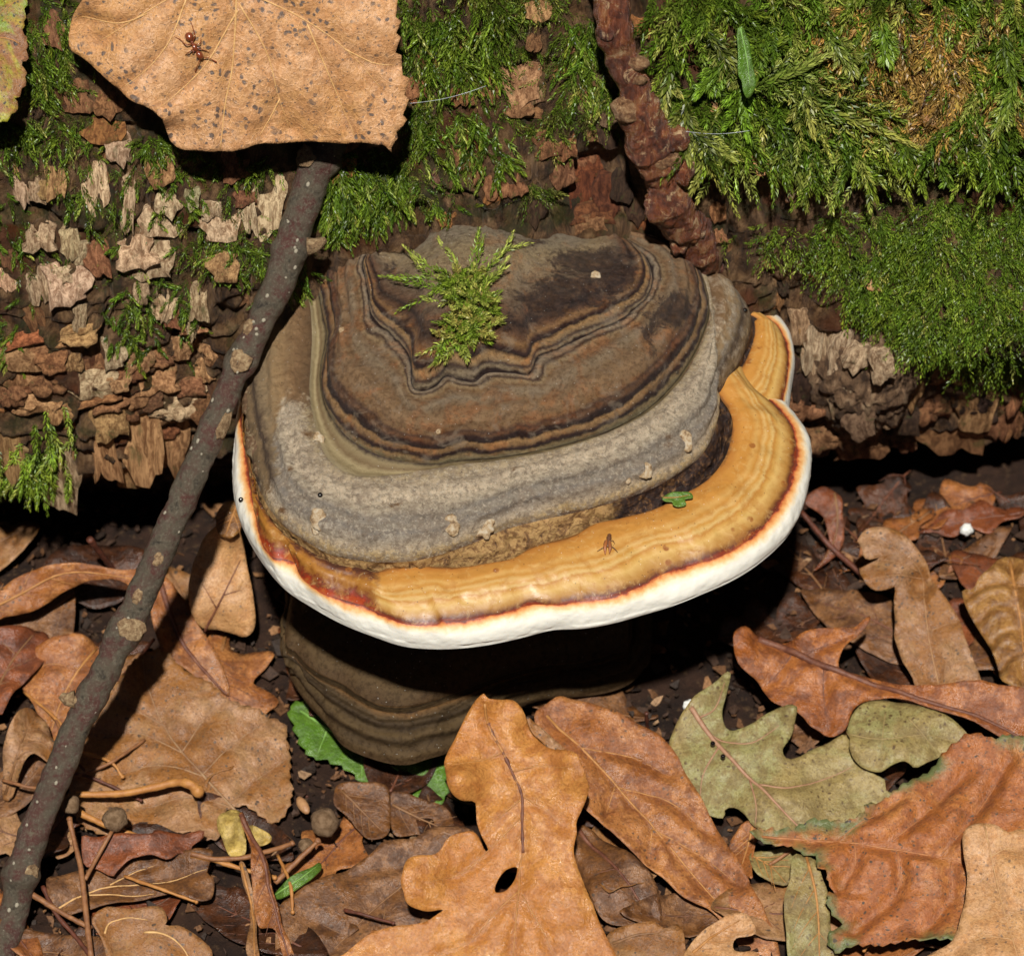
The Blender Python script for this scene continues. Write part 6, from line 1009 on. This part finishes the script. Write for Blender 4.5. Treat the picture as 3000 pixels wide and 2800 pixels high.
# glossy black beads
m = M('black_bead', .08, .8); MAT_BEAD = m.done((.006, .004, .004))
for px, py, lab, wh in [(706, 1466, 'tiny glossy black bead on the white rim', 'f'), (938, 1450, 'tiny glossy black bead on the grey band', 'f'), (2186, 907, 'tiny glossy black bead on the side lobe', 'f'), (2088, 2178, 'tiny black bead on the sage oak leaf near its white mouldy tuft', -38.4), (2118, 2216, 'tiny black bead on the sage oak leaf beside its pink midrib', -38.6)]:
    Q = on_fungus(px, py) if wh == 'f' else PZ(px, py, wh); up = np.array([0, -.5, .86]); V, F = blob(Q + up * .25, np.eye(3) * .36, 16, 10); o = add('black_bead', mesh_data('black_bead', V - Q, F), MAT_BEAD, None, Q)
    tag(o, lab, 'bead', 'tiny black beads')

# the ant on the tan leaf
m = M('ant_shell', .22, .6); MAT_ANT = m.done(m.mix(m.noise(1.5), (.12, .024, .01), (.2, .05, .018)))
def ant_pt(x, y, h): return lin.surf(x * T, y * T) + lin.n * h
ax_pts = [(1092, 178, .55, .28), (1094, 185, .6, .5), (1100, 200, .62, .58), (1108, 214, .55, .34), (1112, 222, .5, .17), (1115, 229, .52, .22), (1119, 236, .5, .15), (1124, 246, .58, .27), (1130, 258, .6, .33), (1137, 270, .58, .28), (1144, 281, .52, .17), (1150, 291, .55, .34), (1158, 303, .55, .45), (1166, 316, .5, .38), (1171, 325, .45, .18)]
AP = np.array([ant_pt(x, y, h) for x, y, h, _ in ax_pts]); AR = np.array([p[3] for p in ax_pts]); q = np.linspace(0, 1, 80)
AP2 = catmull(AP, 6); AR2 = np.interp(np.linspace(0, 1, len(AP2)), np.linspace(0, 1, len(AR)), AR)
ant = Thing('ant', AP.mean(0) - lin.n * .55, 'small red-brown ant walking on the tan linden leaf', 'ant'); V, F = tube(AP2, AR2, 16); ant.part('body', V, F, MAT_ANT)
for pts in [[(1122, 242), (1160, 235), (1168, 210)], [(1118, 238), (1080, 240), (1050, 222), (1015, 210)], [(1118, 225), (1130, 190), (1120, 150), (1108, 118)], [(1130, 262), (1100, 280), (1075, 308)], [(1132, 258), (1155, 262), (1195, 285), (1212, 300)], [(1128, 268), (1122, 285), (1118, 302)]]:
    hs = np.linspace(.5, 0.05, len(pts)); hs[1] += .5; P = catmull(np.array([ant_pt(x, y, h) for (x, y), h in zip(pts, hs)]), 6); V, F = tube(P, np.linspace(.1, .05, len(P)), 6); ant.part('leg', V, F, MAT_ANT)
for pts in [[(1168, 318, .5), (1210, 325, .8), (1235, 338, .6), (1258, 352, .4)], [(1162, 322, .5), (1155, 350, .7), (1140, 390, .4), (1136, 408, .3)]]:
    P = catmull(np.array([ant_pt(*p) for p in pts]), 6); V, F = tube(P, np.interp(np.linspace(0, 1, len(P)), [0, .6, 1], [.06, .06, .12]), 6); ant.part('antenna', V, F, MAT_ANT)
# the midge on the tan margin
m = M('midge_shell', .35, .5); MAT_MID = m.done(m.mix(m.noise(3), (.05, .025, .014), (.16, .06, .025)))
def fpt(x, y, h): return on_fungus(1000 + x * T, 934 + y * T) + np.array([0, -.25, .96]) * h
mid_ = Thing('midge', fpt(1552, 1300, 0), 'tiny dark midge resting on the tan margin of the fungus', 'midge')
b0_, b1_ = fpt(1562, 1262, .4), fpt(1548, 1335, .35); P = b0_ + (b1_ - b0_) * np.linspace(0, 1, 24)[:, None]; V, F = tube(P, np.interp(np.linspace(0, 1, 24), [0, .08, .18, .3, .5, .9, 1], [.12, .3, .26, .38, .3, .16, .05]), 10); mid_.part('body', V, F, MAT_MID)
MAT_WING = plain('midge_wing', (.3, .1, .03), (.22, .08, .03), .3)
for sgn in (-1, 1):
    P = np.array([fpt(1553 + sgn * 6, 1290, .5), fpt(1550 + sgn * 14, 1330, .4), fpt(1548 + sgn * 10, 1372, .25)]); V, F = tube(catmull(P, 5), np.array([.06, .14, .2, .24, .26, .26, .24, .2, .15, .1, .05]), 8); mid_.part('wing', V, F, MAT_WING)
    P = np.array([fpt(1552, 1325, .3), fpt(1552 + sgn * 30, 1340, .5), fpt(1548 + sgn * 62, 1358, .05)]); V, F = tube(catmull(P, 4), .05, 5); mid_.part('leg', V, F, MAT_MID)
    P = np.array([fpt(1555, 1300, .3), fpt(1555 + sgn * 24, 1298, .5), fpt(1555 + sgn * 34, 1312, .05)]); V, F = tube(catmull(P, 4), .045, 5); mid_.part('leg', V, F, MAT_MID)
# spider silk
m = M('silk', .2, .6); MAT_SILK = m.done((.55, .58, .65))
for (a, b_), (c_, d_), lab in [((1188, 262), (1412, 212), 'single thread of spider silk from the tan leaf to the moss'), ((1985, 338), (2182, 336), 'level thread of spider silk across the feather moss')]:
    A, B = on_log(a, b_, 5)[0], on_log(c_, d_, 5)[0]; th = Thing('silk_thread', A, lab, 'thread'); V, F = tube(A + (B - A) * np.linspace(0, 1, 12)[:, None] + np.array([0, 0, -.6]) * np.sin(np.linspace(0, math.pi, 12))[:, None], .022, 5); th.part('strand', V, F, MAT_SILK)
